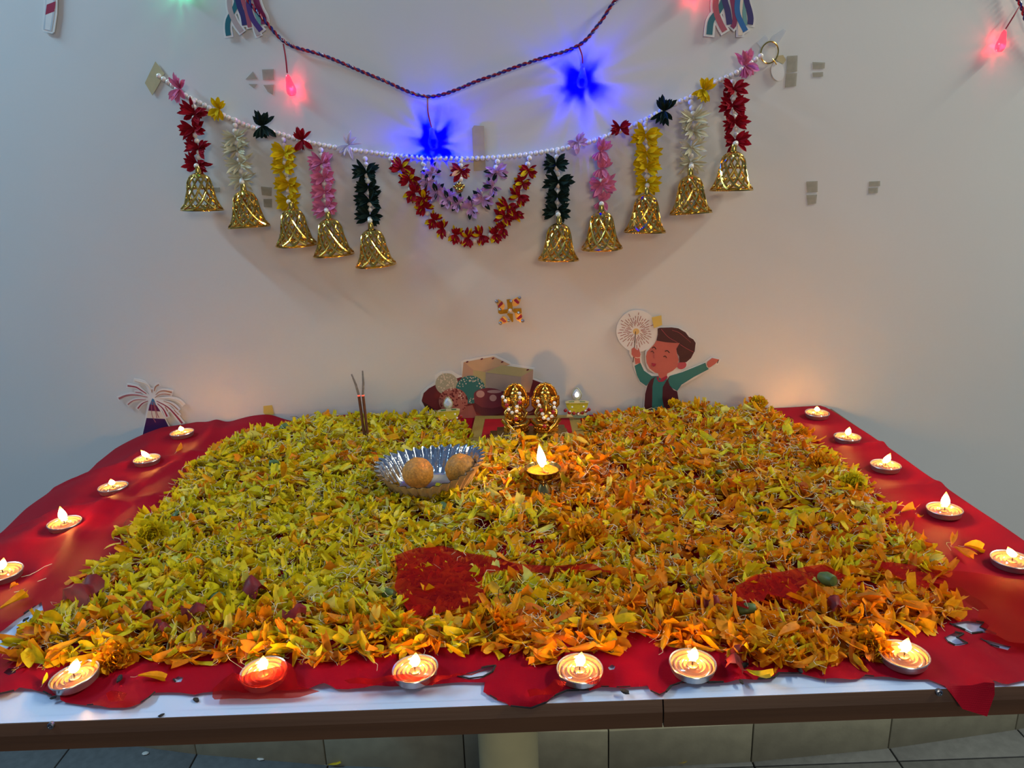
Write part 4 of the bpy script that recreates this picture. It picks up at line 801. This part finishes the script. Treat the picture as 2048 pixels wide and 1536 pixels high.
c.poly('square_sweet', [(862, 92), (1090, 48), (1215, 108), (1030, 165), (1030, 300), (900, 260), (850, 205)], P_peach2); c.poly('square_sweet_top', [(865, 90), (1090, 48), (1212, 108), (1150, 112), (1000, 160), (935, 148)], P_peach); c.poly('square_sweet_face', [(935, 150), (1030, 165), (1030, 290), (960, 250), (935, 225)], P_olive)
c.poly('square_sweet', [(1030, 170), (1298, 200), (1292, 310), (1140, 310), (1030, 285)], P_grey); c.poly('square_sweet_side', [(1298, 200), (1390, 145), (1385, 240), (1362, 320), (1292, 310)], P_peach2); c.poly('square_sweet_top', [(1030, 168), (1150, 112), (1390, 145), (1298, 200)], P_olive)
for x, y in ((1085, 62), (1000, 66), (890, 88), (1348, 148), (1155, 88)): c.ell('nut_chip', x, y, 11, 6, P_plate, 8, rot=-.4)
c.ell('round_sweet', 735, 255, 86, 82, P_wht); a_ = c.ell('round_sweet', 915, 298, 112, 106, P_teal); b_ = c.ell('round_sweet', 785, 385, 110, 100, P_pink)
def dots(cx, cy, r, n, s, gap=0):
    o = []
    for _ in range(n):
        a = random.random()*6.28; q = math.sqrt(random.uniform(gap, .92))*r; x, y = cx+q*math.cos(a), cy+q*math.sin(a)*.94; t = s*random.uniform(.7, 1.3); o.append([(x+t*math.cos(k*1.2566+a), y+t*math.sin(k*1.2566+a)) for k in range(5)])
    return o
c.multi('sprinkles', dots(915, 298, 112, 90, 4.5, .25), P_cream); c.multi('sprinkles', dots(785, 385, 110, 80, 6.5), P_plate); c.multi('sprinkles', dots(735, 240, 80, 60, 5), P_cream)
c.poly('cake_side', [(940, 335), (950, 460), (1000, 490), (1080, 496), (1160, 470), (1165, 335)], P_plum2); c.poly('cake_band', [(940, 335), (945, 395), (1000, 430), (1080, 438), (1162, 420), (1165, 335)], P_plum); c.ell('cake_top', 1052, 335, 112, 50, P_plum)
c.ell('almond', 990, 330, 32, 27, P_nut, 16); c.ell('almond', 1095, 312, 54, 12, P_nut, 16); c.ell('almond', 1086, 360, 27, 25, P_nut, 16); c.ell('almond', 1365, 410, 40, 55, P_nut, 16, rot=.4)
# ---- fountain firework
c = Cut('paper_firework_cone', 'paper cut-out of a purple firework cone spraying red sparks', 305, 820, .004, lambda x, y: (200+x/9.6, 740+y/9.6))
P_pur = pr_('purple', (66, 18, 74)); P_mag = pr_('magenta', (104, 18, 66)); P_blue = pr_('sky_blue', (62, 120, 158)); P_red = pr_('spark_red', (160, 40, 58)); P_rose = pr_('spark_rose', (178, 98, 98)); P_tan = pr_('spark_tan', (176, 120, 92))
sp_ = [([(900, 450), (780, 370), (690, 320), (540, 298)], 12, 24, P_red), ([(800, 430), (690, 420)], 10, 10, P_red), ([(920, 515), (700, 475), (520, 485), (370, 545)], 10, 40, P_rose), ([(890, 565), (720, 565), (620, 600), (545, 660)], 8, 22, P_rose), ([(930, 588), (820, 640), (735, 735)], 10, 24, P_red), ([(1005, 425), (1010, 370)], 14, 14, P_tan), ([(1050, 400), (1075, 320), (1140, 275)], 14, 26, P_tan), ([(1080, 470), (1150, 410), (1250, 395), (1390, 425)], 10, 30, P_tan), ([(1065, 525), (1150, 470), (1250, 455), (1360, 470)], 10, 18, P_tan), ([(1000, 400), (900, 270), (670, 200)], 8, 16, P_cream), ([(1095, 590), (1300, 700), (1450, 850), (1590, 1020)], 10, 34, P_red), ([(1110, 640), (1220, 740), (1300, 890)], 10, 28, P_red), ([(1230, 590), (1380, 650), (1510, 760)], 8, 18, P_tan), ([(1430, 760), (1520, 855)], 12, 14, P_tan), ([(1260, 700), (1310, 790)], 12, 16, P_tan), ([(1150, 540), (1350, 540), (1530, 590), (1600, 660)], 8, 16, P_cream)]
bk = MB()
for pts, w0, w1, mt in sp_:
    e = Vector(pts[-1]); d = (e-Vector(pts[-2])).normalized()*26; q = list(pts[:-1])+[tuple(e+d)]; q[0] = (1005, 560) if len(pts) > 2 else q[0]
    card([c.pt(p) for p in c.stroke_pts(q, 52, w1+62)], c.M, random.uniform(0, .0001), .0012, bk)
card([c.pt(p) for p in [(1010, 500), (940, 560), (880, 880), (790, 1350), (1420, 1350), (1395, 1180), (1240, 880), (1090, 560)]], c.M, .00015, .0012, bk)
bk.build('card_backing', M_white, c.t, smooth=False)
for pts, w0, w1, mt in sp_: c.stroke('spark', pts, w0, w1, mt, z=.0016)
c.poly('cone_tip', [(1015, 540), (965, 655), (1090, 675), (1045, 560)], P_blue); c.poly('cone_band', [(965, 655), (938, 775), (1170, 790), (1092, 672)], P_mag); c.poly('cone_stripe', [(930, 780), (910, 910), (1250, 930), (1175, 795)], P_cream); c.poly('cone_body', [(905, 918), (860, 1110), (810, 1340), (1410, 1340), (1370, 1170), (1255, 935)], P_pur)
for q in ([(1000, 600), (1010, 850), (1080, 1000)], [(1030, 600), (1080, 800), (1105, 920)], [(1050, 620), (1110, 830), (1145, 910)]): c.stroke('spark', q, 8, 14, P_rose)
c.stroke('foot_arc', [(890, 1290), (970, 1210), (1080, 1180), (1220, 1210)], 22, 22, P_cream)
# ---- ribbon cut-outs and rocket stick at the top of the picture
def ribbons(name, label, cx, cy, conv, rb):
    c = Cut(name, label, cx, cy, .004, conv); bk = MB()
    for pts, w_, mt in rb:
        e = Vector(pts[-1]); d = (e-Vector(pts[-2])).normalized()*(w_*.35); card([c.pt(p) for p in c.stroke_pts(list(pts[:-1])+[tuple(e+d)], w_*1.75, w_*1.75)], c.M, random.uniform(0, .0001), .0012, bk)
    bk.build('card_backing', M_white, c.t, smooth=False)
    for pts, w_, mt in rb: c.stroke('ribbon', pts, w_, w_, mt)
P_ind = pr_('indigo', (44, 32, 98)); P_tl2 = pr_('ribbon_teal', (24, 100, 112)); P_rs2 = pr_('ribbon_rose', (168, 76, 92)); P_mg2 = pr_('ribbon_magenta', (128, 22, 78)); P_bl2 = pr_('ribbon_blue', (20, 98, 160)); P_lt = pr_('ribbon_light_teal', (104, 152, 148)); P_pk = pr_('ribbon_pale', (184, 164, 160)); P_vi = pr_('ribbon_violet', (72, 36, 112))
ribbons('paper_ribbons', 'paper cut-out of hanging wavy ribbons beside the green glow', 490, 20, lambda x, y: (430+x/15.75, y/15.75), [([(820, -500), (700, -200), (690, 100), (600, 330), (440, 620), (410, 900), (440, 1130)], 160, P_tl2), ([(560, -500), (470, -100), (490, 300), (640, 700), (850, 1000)], 150, P_pk), ([(700, -500), (720, -100), (800, 250), (900, 500), (950, 800)], 170, P_ind), ([(850, -500), (890, 0), (990, 300), (1060, 600), (1110, 860)], 130, P_rs2), ([(1250, -500), (1200, 0), (1210, 300), (1300, 900), (1380, 1120)], 130, P_pk), ([(1380, -500), (1330, 100), (1320, 400), (1460, 800)], 120, P_lt), ([(1200, -500), (1080, 0), (1090, 250), (1200, 600), (1470, 980)], 160, P_vi), ([(1250, -500), (1310, 0), (1430, 350), (1540, 560), (1555, 770)], 180, P_mg2)])
ribbons('paper_ribbons', 'paper cut-out of hanging wavy ribbons above the gold ring', 1460, 20, lambda x, y: (1380+x/7.877, y/7.877), [([(560, -250), (530, 0), (440, 180), (330, 330), (300, 550)], 95, P_tl2), ([(480, -250), (405, 0), (410, 200), (480, 380), (545, 495)], 90, P_rs2), ([(520, -250), (540, 0), (590, 180), (620, 390)], 95, P_ind), ([(600, -250), (660, 0), (700, 250), (690, 390), (655, 440)], 75, P_mg2), ([(820, -250), (800, 60), (780, 200), (790, 560)], 70, P_cream), ([(900, -250), (850, 150), (870, 400)], 60, P_lt), ([(800, -250), (745, 0), (740, 200), (800, 360), (870, 495)], 85, P_bl2), ([(860, -250), (880, 0), (930, 180), (950, 300), (940, 390)], 90, P_ind)])
c = Cut('paper_rocket_stick', 'lower end of a white paper rocket stick with a magenta band', 100, 20, .004, lambda x, y: (x/3.657, y/3.657))
c.poly('card_backing', [(330, -240), (428, -240), (420, 100), (400, 235), (385, 247), (318, 232), (308, 215), (320, 80)], M_white, z=0, th=.0012)
c.poly('stick', [(350, -240), (412, -240), (405, 90), (382, 230), (322, 215), (335, 110)], pr_('stick_grey', (190, 196, 200))); c.poly('stick_face', [(352, -240), (400, -240), (392, 90), (372, 222), (335, 214), (342, 110)], M_white); c.poly('stick_band', [(348, 36), (410, 12), (404, 85), (338, 110)], P_crim); c.poly('stick_band', [(350, -130), (412, -154), (410, -80), (348, -56)], P_crim)

# ================================================================== auspicious gold ornament on the wall (four bent arms)
Mo = wframe(1018, 621, .001); so = thing('swastika_ornament', 'small gold Hindu swastika ornament with red stones on the wall', 'ornament', Mo.translation)
cv = lambda x, y: to2d(Mo, 960+x/15.36, 570+y/15.36)
M_glit = mat('gold_glitter', (190, 138, 22), .35, .7, var=.4, scale=900, bump=.8, bscale=1500); M_ruby = mat('red_stone', (150, 8, 18), .12, var=.2, scale=200, spec=.8, coat=.5); M_bead = mat('silver_bead', (205, 205, 210), .15, .9)
M_goldp = mat('pale_gold_trim', (224, 176, 96), .3, .9)
for name, pts in (('arm', [(815, 440), (940, 430), (1000, 650), (1010, 780), (850, 800), (850, 680)]), ('arm', [(1040, 720), (1270, 710), (1285, 850), (1190, 870), (1060, 850), (1000, 800)]), ('arm', [(860, 860), (1010, 880), (1025, 1110), (985, 1140), (880, 960), (830, 900)]), ('arm', [(850, 740), (850, 860), (620, 890), (560, 850), (560, 760), (700, 760)])):
    m = MB(); card([cv(*p) for p in pts], Mo, 0, .002, m); m.build(name, M_glit, so, smooth=False)
for poly, red in (([(470, 470), (560, 430), (690, 500), (770, 630), (720, 760), (560, 740), (545, 640)], [(560, 620), (660, 490), (705, 530), (705, 580), (580, 690), (555, 680)]), ([(980, 450), (1160, 360), (1240, 350), (1250, 450), (1200, 590), (1120, 640), (1000, 650)], [(1060, 440), (1110, 410), (1210, 510), (1200, 560), (1150, 570), (1040, 470)]), ([(1060, 870), (1190, 830), (1290, 880), (1300, 1020), (1350, 1100), (1250, 1140), (1120, 1060)], [(1120, 1020), (1260, 880), (1300, 940), (1290, 990), (1180, 1060)]), ([(580, 1090), (690, 950), (760, 960), (880, 1080), (870, 1130), (640, 1210), (580, 1180)], [(620, 1040), (690, 980), (820, 1100), (800, 1130), (730, 1140)])):
    m = MB(); card([cv(*p) for p in poly], Mo, .0004, .0022, m); o = m.build('tip', M_goldp, so, smooth=False); m = MB(); card([cv(*p) for p in red], Mo, .002, .0015, m); m.build('stone', M_ruby, o, smooth=False)
for x, y, r in ((515, 495, .0036), (620, 740, .003), (1220, 380, .003), (955, 490, .003), (1190, 840, .003), (1310, 1085, .0036), (885, 1080, .003), (630, 1160, .0036), (930, 770, .0034)):
    q = cv(x, y); link('bead', MB().ball((0, 0, 0), r, 10, 7).mesh('bead', M_bead if (x, y) != (930, 770) else M_pearl), so, Mo @ Matrix.Translation((q.x, q.y, .0035)))

# ================================================================== mat, platform and idols
M_velvet = mat('red_velvet', (150, 8, 18), .75, var=.15, spec=.2); M_brocade = mat('gold_brocade', (168, 132, 64), .5, .35, var=.35, scale=700, bump=.6, bscale=1200)
am = thing('prayer_mat', 'small red velvet mat with gold brocade border under the idols', 'mat', sum(MATQ, Vector())/4)
ctr = sum(MATQ, Vector())/4
def inset(k): return [ctr+(q-ctr)*k for q in MATQ]
def quadslab(Q, z0, z1, name, mt, par): 
    m = MB(); m.add([(q.x, q.y, z0) for q in Q]+[(q.x, q.y, z1) for q in Q], [(3, 2, 1, 0), (4, 5, 6, 7)]+[(i, (i+1) % 4, (i+1) % 4+4, i+4) for i in range(4)]); return m.build(name, mt, par, smooth=False)
quadslab(MATQ, ZT+.0045, ZT+.0060, 'brocade_border', M_brocade, am); quadslab([ctr+Vector(((q-ctr).x*.80, (q-ctr).y*.72, 0)) for q in MATQ], ZT+.0058, ZT+.0066, 'velvet_centre', M_velvet, am)
M_idol = mat('antique_gold', (212, 156, 66), .25, 1.0, var=.35, scale=420, bump=.35, bscale=420); M_aged = mat('aged_bronze', (92, 62, 26), .42, 1.0, var=.4, scale=300, bump=.8, bscale=420); M_plinth = mat('embossed_brass', (150, 116, 58), .35, 1.0, var=.4, scale=300, bump=1.0, bscale=520)
PZ = ZT+.0068
pq = [on_z(px, py, PZ+.006) for px, py in ((992, 858), (984, 876), (1132, 873), (1128, 853))]
pc_ = sum(pq, Vector())/4; pw = (pq[2]-pq[1]).length; plt = thing('idol_platform', 'low embossed brass platform carrying the two idols', 'platform', Vector((pc_.x, pc_.y, PZ)))
I1 = on_z(1033, 861, PZ+.014); I2 = on_z(1092, 860, PZ+.014); py_ = (I1.y+I2.y)/2; pxm = (I1.x+I2.x)/2
WO[plt.name] = Vector((pxm, py_, PZ)); plt.location = (pxm, py_, PZ)
MB().bbox((pxm-.004, py_-.004, PZ+.003), (.128, .066, .006), .0015).build('lower_step', M_plinth, plt); MB().bbox((pxm, py_, PZ+.010), (.112, .048, .008), .0018).build('upper_step', M_plinth, plt)
PTOP = PZ+.0142
def idol(base, label, necklace, pend, mirror, bead_ctr):
    t = thing('idol', label, 'idol', Vector((base.x, base.y, PTOP))); k = (base-CAM).dot(FWD)/FPX/6.827; s_ = -1 if mirror else 1
    O = Vector((base.x, base.y, PTOP)); P = lambda x, y, z: O+Vector((s_*x*k, y*k, z*k))
    b = MB(); b.lathe([(172*k, 0), (176*k, 8*k), (172*k, 22*k), (150*k, 30*k), (146*k, 60*k), (158*k, 74*k), (150*k, 92*k), (.0001, 98*k)], 36, O, 1, .72); base_o = b.build('lotus_base', M_idol, t)
    lp = MB()
    for i in range(20):
        a = 2*math.pi*i/20; lp.ball(O+Vector((152*k*math.cos(a), 152*k*.72*math.sin(a), 50*k)), (22*k, 18*k, 26*k), 8, 5)
    lp.build('lotus_petals', M_idol, base_o)
    m = MB(); tb_ = lambda pts, r: m.tube([P(*p) for p in pts], [q*k for q in r], 9)
    m.ball(P(0, -8, 205), (112*k, 86*k, 96*k), 18, 12); m.ball(P(0, 0, 310), (104*k, 64*k, 66*k), 16, 10)
    tb_([(40, -10, 130), (120, -50, 135), (158, -70, 150), (120, -105, 125), (40, -122, 112), (-30, -125, 110)], [56, 60, 50, 40, 32, 24])
    tb_([(-40, -10, 130), (-120, -55, 145), (-160, -80, 170), (-110, -118, 110), (-60, -130, 60), (-30, -140, 30)], [56, 58, 46, 36, 30, 24])
    # draped skirt folds
    for i in range(5): tb_([(-20+i*6, -96, 160-i*14), (50, -108, 132-i*12), (120, -90, 150-i*14)], [9, 11, 9])
    # arms: two raised, one blessing, one with sweets
    for sx in (-1, 1):
        tb_([(sx*85, 0, 345), (sx*140, -14, 335), (sx*170, -30, 375), (sx*172, -38, 440)], [30, 27, 22, 17]); m.ball(P(sx*172, -42, 462), (20*k, 14*k, 28*k), 8, 6)
        for f in range(3): tb_([(sx*(162+f*9), -44, 470), (sx*(160+f*11), -48, 505-abs(f-1)*8)], [7, 5])
    tb_([(-92, -10, 325), (-140, -50, 270), (-128, -100, 235), (-118, -118, 265)], [30, 27, 23, 18]); m.ball(P(-118, -122, 285), (22*k, 13*k, 28*k), 8, 6)
    tb_([(92, -10, 325), (140, -55, 262), (112, -108, 222), (84, -118, 220)], [30, 27, 22, 18]); m.ball(P(78, -122, 232), (24*k, 20*k, 18*k), 8, 6)
    body = m.build('body', M_idol, t); 
    h = MB(); tb2 = lambda pts, r, f=1: h.tube([P(*p) for p in pts], [q*k for q in r], 9, flat=f)
    h.ball(P(0, -22, 430), (72*k, 64*k, 72*k), 16, 11); h.ball(P(0, -45, 468), (46*k, 40*k, 34*k), 12, 8)
    tb2([(0, -72, 430), (0, -106, 390), (-4, -122, 340), (6, -124, 296), (30, -122, 274), (52, -116, 284)], [38, 31, 25, 20, 16, 12])
    for i in range(7): h.lathe([(1, 0), (30-i*2.4, 0), (30-i*2.4, 0.001), (1, .001)], 3, P(0, 500, -900)) if False else None
    for sx in (-1, 1):
        h.ball(P(sx*98, -8, 425), (46*k, 14*k, 62*k), 12, 8); tb2([(sx*30, -82, 392), (sx*46, -112, 372), (sx*58, -128, 380)], [10, 8, 5]); h.ball(P(sx*34, -80, 442), 8*k, 8, 5)
    h.build('elephant_head', M_idol, t)
    cr2 = MB(); cr2.lathe([(74*k, 480*k), (80*k, 494*k), (72*k, 506*k), (66*k, 530*k), (70*k, 540*k), (54*k, 556*k), (44*k, 580*k), (47*k, 588*k), (30*k, 606*k), (16*k, 622*k), (18*k, 632*k), (.0001, 650*k)], 22, O+Vector((0, -14*k, 0)), 1, .85); cr2.build('crown', M_idol, t)
    ar = MB(); arc = [(150*math.cos(a), 36, 440+205*math.sin(a)) for a in np.linspace(-.35, math.pi+.35, 30)]; ar.tube([P(*p) for p in arc], [(20+4*math.sin(i*2.2))*k for i in range(30)], 8)
    pl_ = [Vector((150*s_*k*math.cos(a), (440+205*math.sin(a))*k)) for a in np.linspace(-.35, math.pi+.35, 24)]; Mp = Matrix.Translation(O) @ Matrix.Rotation(math.pi/2, 4, 'X'); bp2 = MB(); card([(p.x, p.y) for p in pl_], Mp, -44*k, 16*k, bp2); bp2.build('back_plate', M_aged, t, smooth=False)
    for p in arc[::2]: q = (p[0]*1.08, p[1]-14, 440+(p[2]-440)*1.05); ar.ball(P(*q), 13*k, 7, 5)
    ar.build('halo_arch', M_idol, t)
    nk = MB().tube(resample([O+Vector(((x-bead_ctr)*k, -yd*k, (745-y)*k)) for x, y, c_, yd in necklace], .002), .0005, 5).build('necklace', M_thread, t)
    for x, y, c_, yd in necklace+pend:
        link('bead', MB().ball((0, 0, 0), (30 if c_ == 'r' else 25)*k, 12, 8).mesh('bead', M_ruby if c_ == 'r' else M_pearl), nk, Matrix.Translation(O+Vector(((x-bead_ctr)*k, -(yd+14)*k, (745-y)*k))))
idol(I1, 'left one of two small antique gold elephant-headed idols with bead necklace', [(965, 200, 'w', 60), (970, 250, 'w', 80), (963, 312, 'r', 100), (925, 365, 'w', 118), (918, 425, 'w', 128), (855, 440, 'w', 128), (812, 400, 'w', 118), (788, 345, 'r', 100), (772, 288, 'w', 80), (740, 240, 'w', 60)], [(905, 535, 'r', 122)], False, 907)
idol(I2, 'right one of two small antique gold elephant-headed idols with bead necklace', [(1430, 340, 'w', 70), (1425, 395, 'w', 90), (1405, 452, 'r', 108), (1388, 508, 'w', 118), (1340, 545, 'w', 124), (1280, 525, 'w', 124), (1265, 470, 'w', 118), (1250, 420, 'r', 108), (1225, 358, 'w', 90), (1208, 308, 'w', 70)], [(1285, 640, 'r', 132)], True, 1312)

# ================================================================== two jewelled diya ornaments
M_gem = mat('clear_crystal', (220, 224, 230), .05, .35, var=.1, spec=1.0, coat=1); M_lemon = mat('yellow_green_enamel', (186, 176, 30), .3, .3, var=.2, scale=500, bump=.4); M_grn = mat('green_enamel', (44, 96, 30), .3, var=.15); M_silv = mat('silver_trim', (176, 170, 130), .45, .5)
def diya_orn(label, cx, cy, sc, yoff, tilt):
    """drawn on the crop of the right-hand one, centre 1725,400, scale 6.827 px per photo pixel"""
    ctr_ = on_plane_y(cx, cy, wall_y(0)-yoff); M = Matrix.Translation(ctr_) @ Matrix.Rotation(math.radians(90-14), 4, 'X') @ Matrix.Rotation(tilt, 4, 'Z'); k = (ctr_-CAM).dot(FWD)/FPX/6.827*sc
    t = thing('jewelled_diya_ornament', label, 'ornament', ctr_-Vector((0, 0, 185*k))); f = lambda pts: [((x-1725)*k, (400-y)*k) for x, y in pts]
    def p(name, pts, z, th, mt): m = MB(); card(f(pts), M, z*k, th*k, m); return m.build(name, mt, t, smooth=False)
    p('bowl', [(1575, 365), (1650, 345), (1800, 345), (1885, 365), (1870, 420), (1830, 480), (1780, 510), (1670, 510), (1625, 480), (1590, 430)], 0, 40, M_lemon)
    p('rim', [(1565, 350), (1620, 335), (1835, 335), (1890, 350), (1885, 372), (1570, 372)], 38, 12, M_silv); p('rim_enamel', [(1610, 345), (1690, 342), (1690, 360), (1620, 362)], 48, 6, M_grn); p('rim_enamel', [(1765, 342), (1840, 345), (1835, 362), (1770, 360)], 48, 6, M_grn)
    g = MB(); n = 10; ring = [Vector(((1725-1725+60*math.cos(a)*(1-.35*max(0, math.sin(a))))*k, (140+85*math.sin(a)*(1.0 if math.sin(a) > 0 else .85))*k, 20*k)) for a in np.linspace(0, 2*math.pi, n+1)[:-1]]
    inner = [Vector((v.x*.5, 140*k+(v.y-140*k)*.5, 52*k)) for v in ring]; g.add([M @ v for v in ring+inner]+[M @ Vector((0, 140*k, 0))], [(i, (i+1) % n, (i+1) % n+n, i+n) for i in range(n)]+[tuple(range(n, 2*n))]+[((i+1) % n, i, 2*n) for i in range(n)]); g.build('flame_gem', M_gem, t, smooth=False)
    m = MB(); m.tube([M @ (Vector((v.x*1.12, 140*k+(v.y-140*k)*1.12, 18*k))) for v in ring+ring[:1]], 7*k, 6); m.build('gem_setting', M_silv, t)
    for x, y, r in ((1570, 470, 0), (1625, 500, 0), (1685, 510, 0), (1745, 515, 0), (1800, 505, 0), (1850, 480, 0), (1890, 460, 0)): q = MB(); q.ball(M @ Vector(((x-1725)*k, (400-y)*k, 45*k)), (26*k, 18*k, 26*k), 8, 6); q.build('red_stone', M_ruby, t)
    for x, y in ((1632, 485), (1660, 425), (1815, 420), (1745, 520), (1840, 475)): q = MB(); q.ball(M @ Vector(((x-1725)*k, (400-y)*k, 62*k)), 15*k, 8, 6); q.build('pearl', M_pearl, t)
    p('leaf', [(1640, 520), (1730, 540), (1820, 545), (1880, 560), (1800, 580), (1690, 570)], 5, 20, M_grn); p('backing', [(1600, 480), (1850, 480), (1870, 560), (1590, 560)], -6, 12, M_silv)
diya_orn('jewelled diya ornament with red stones standing right of the idols', 1153, 810, 1.0, .035, -.03)
diya_orn('jewelled diya ornament half sunk in yellow petals left of the idols', 898, 826, .95, .075, .04)

# ================================================================== foil bowl with two sweets
M_foil = mat('silver_foil', (205, 208, 214), .16, 1.0, var=.1, scale=120, bump=.5, bscale=260); M_paper = mat('bowl_paper', (176, 150, 112), .6, var=.1)
def fluted(name, mt, par, dr, c0):
    m = MB(); nf = 34; seg = nf*6; prof = [(.0005, .0), (.030, .0), (.045, .001), (.050, .005), (.056, .015), (.063, .027), (.0705, .038)]; vs = []
    for i, (r, z) in enumerate(prof):
        for k in range(seg):
            a = 2*math.pi*k/seg; amp = max(0, i-2)/4*.0044; ph = nf*a+1.2*i*.35; rr = r+dr*(1 if i > 1 else 0)+amp*math.sin(ph)+.002*math.sin(2*a+.5)*(i > 3)
            zz = z+(.0045*math.cos(2*a)+.003*math.cos(a-.5)+.0010*math.sin(ph))*(max(0, i-2)/4)+(dr if i <= 2 else 0)
            vs.append(c0+Vector((rr*math.cos(a), rr*math.sin(a), zz)))
    m.add(vs, [(i*seg+k, i*seg+(k+1) % seg, (i+1)*seg+(k+1) % seg, (i+1)*seg+k) for i in range(len(prof)-1) for k in range(seg)]); return m.build(name, mt, par)
b0 = T(862, 948, .03); b0 = Vector((b0.x, b0.y, ZT+.009)); bw = thing('foil_bowl', 'fluted silver foil paper bowl standing in the petals', 'bowl', b0); fluted('foil_lining', M_foil, bw, 0, b0); fluted('paper_shell', M_paper, bw, .0007, b0-Vector((0, 0, .0006)))
M_lad = mat('orange_laddu', (196, 122, 30), .6, var=.3, scale=260, bump=1.0, bscale=420)
for px, py, lb in ((836, 946, 'round orange sweet ball at the left in the foil bowl'), (921, 938, 'round orange sweet ball at the right in the foil bowl')):
    z = ZT+.0105+.0215; q = on_z(px, py, z); m = MB().ball((0, 0, 0), .0215, 28, 20); r = random.Random(px)
    m.v = [tuple(Vector(v)*(1+.035*wob(v[0]*9+px, v[2]*9+v[1]*6))) for v in m.v]; o = link('laddu', m.mesh('laddu', M_lad), None, Matrix.Translation(q)); prop(o, lb, 'sweet', 'sweets in the foil bowl')

# ================================================================== brass oil lamp
M_brass = mat('brass', (196, 160, 92), .16, 1.0, var=.1, scale=60); M_oil = mat('oil', (176, 88, 16), .12, var=.3, scale=300, spec=.6, bump=.6, bscale=260); M_cot = mat('cotton_wick', (120, 92, 60), .9)
l0 = Vector((LAMP.x, LAMP.y, ZT+.006)); lp_ = thing('oil_lamp', 'small stemmed brass oil lamp with tall flame amid the orange petals', 'lamp', l0)
MB().lathe([(.0150, 0), (.0152, .002), (.0120, .008), (.0070, .015), (.0048, .018)], 30, l0).build('foot', M_brass, lp_); MB().lathe([(.0048, .0178), (.0062, .0195), (.0062, .021), (.0045, .0225)], 24, l0).build('stem', M_brass, lp_)
MB().lathe([(.0045, .022), (.012, .0245), (.0185, .029), (.0220, .034), (.0238, .0385), (.0245, .0392), (.0238, .0396), (.0225, .0380), (.0205, .0335), (.015, .029), (.0001, .0265)], 40, l0).build('bowl', M_brass, lp_); MB().lathe([(.0001, .0350), (.010, .0351), (.0208, .0353)], 32, l0, closed=True).build('oil', M_oil, lp_)
MB().tube([l0+Vector((.006, -.010, .0355)), l0+Vector((.001, -.006, .037)), l0+Vector((-.001, -.003, .042))], .0014, 6).build('wick', M_cot, lp_)
m = flame_mesh(.034, .0058, -.10, flame_material('lamp_flame', 1.7)); link('flame', m, lp_, Matrix.Translation(l0+Vector((-.001, -.003, .0405))))

# ================================================================== incense
M_inc = mat('incense_brown', (96, 52, 26), .8, var=.15, scale=300, bump=.3); M_ash = mat('ash_grey', (128, 122, 116), .95, var=.3, scale=400, bump=.6); M_emb = mat('ember', (220, 60, 50), .8, emit=(1, .12, .06), estr=1.2); M_bam = mat('bamboo', (130, 92, 50), .7)
for dx, tip, lb in ((-.0022, (-.008, 0, .034), 'left one of two burning incense sticks, its ash bending left'), (.0022, (.003, 0, .039), 'right one of two burning incense sticks, its ash upright')):
    q = T(735, 893, .012); b = Vector((q.x+dx, q.y, ZT+.008)); top = b+Vector((-.003+dx*.5, .002, .088)); t = thing('incense_stick', lb, 'incense', b, 'incense sticks'); mid = b.lerp(top, .2)
    MB().tube([b, mid], .0011, 7).build('bamboo_core', M_bam, t); MB().tube([mid, top], .0023, 9).build('incense_paste', M_inc, t); MB().tube([top, top+Vector((0, 0, .002))], .0022, 9).build('ember', M_emb, t)
    s = top+Vector((0, 0, .002)); MB().tube([s, s+Vector(tip)*.5+Vector((.001, 0, 0)), s+Vector(tip)], [.0021, .0019, .0012], 7).build('ash', M_ash, t)
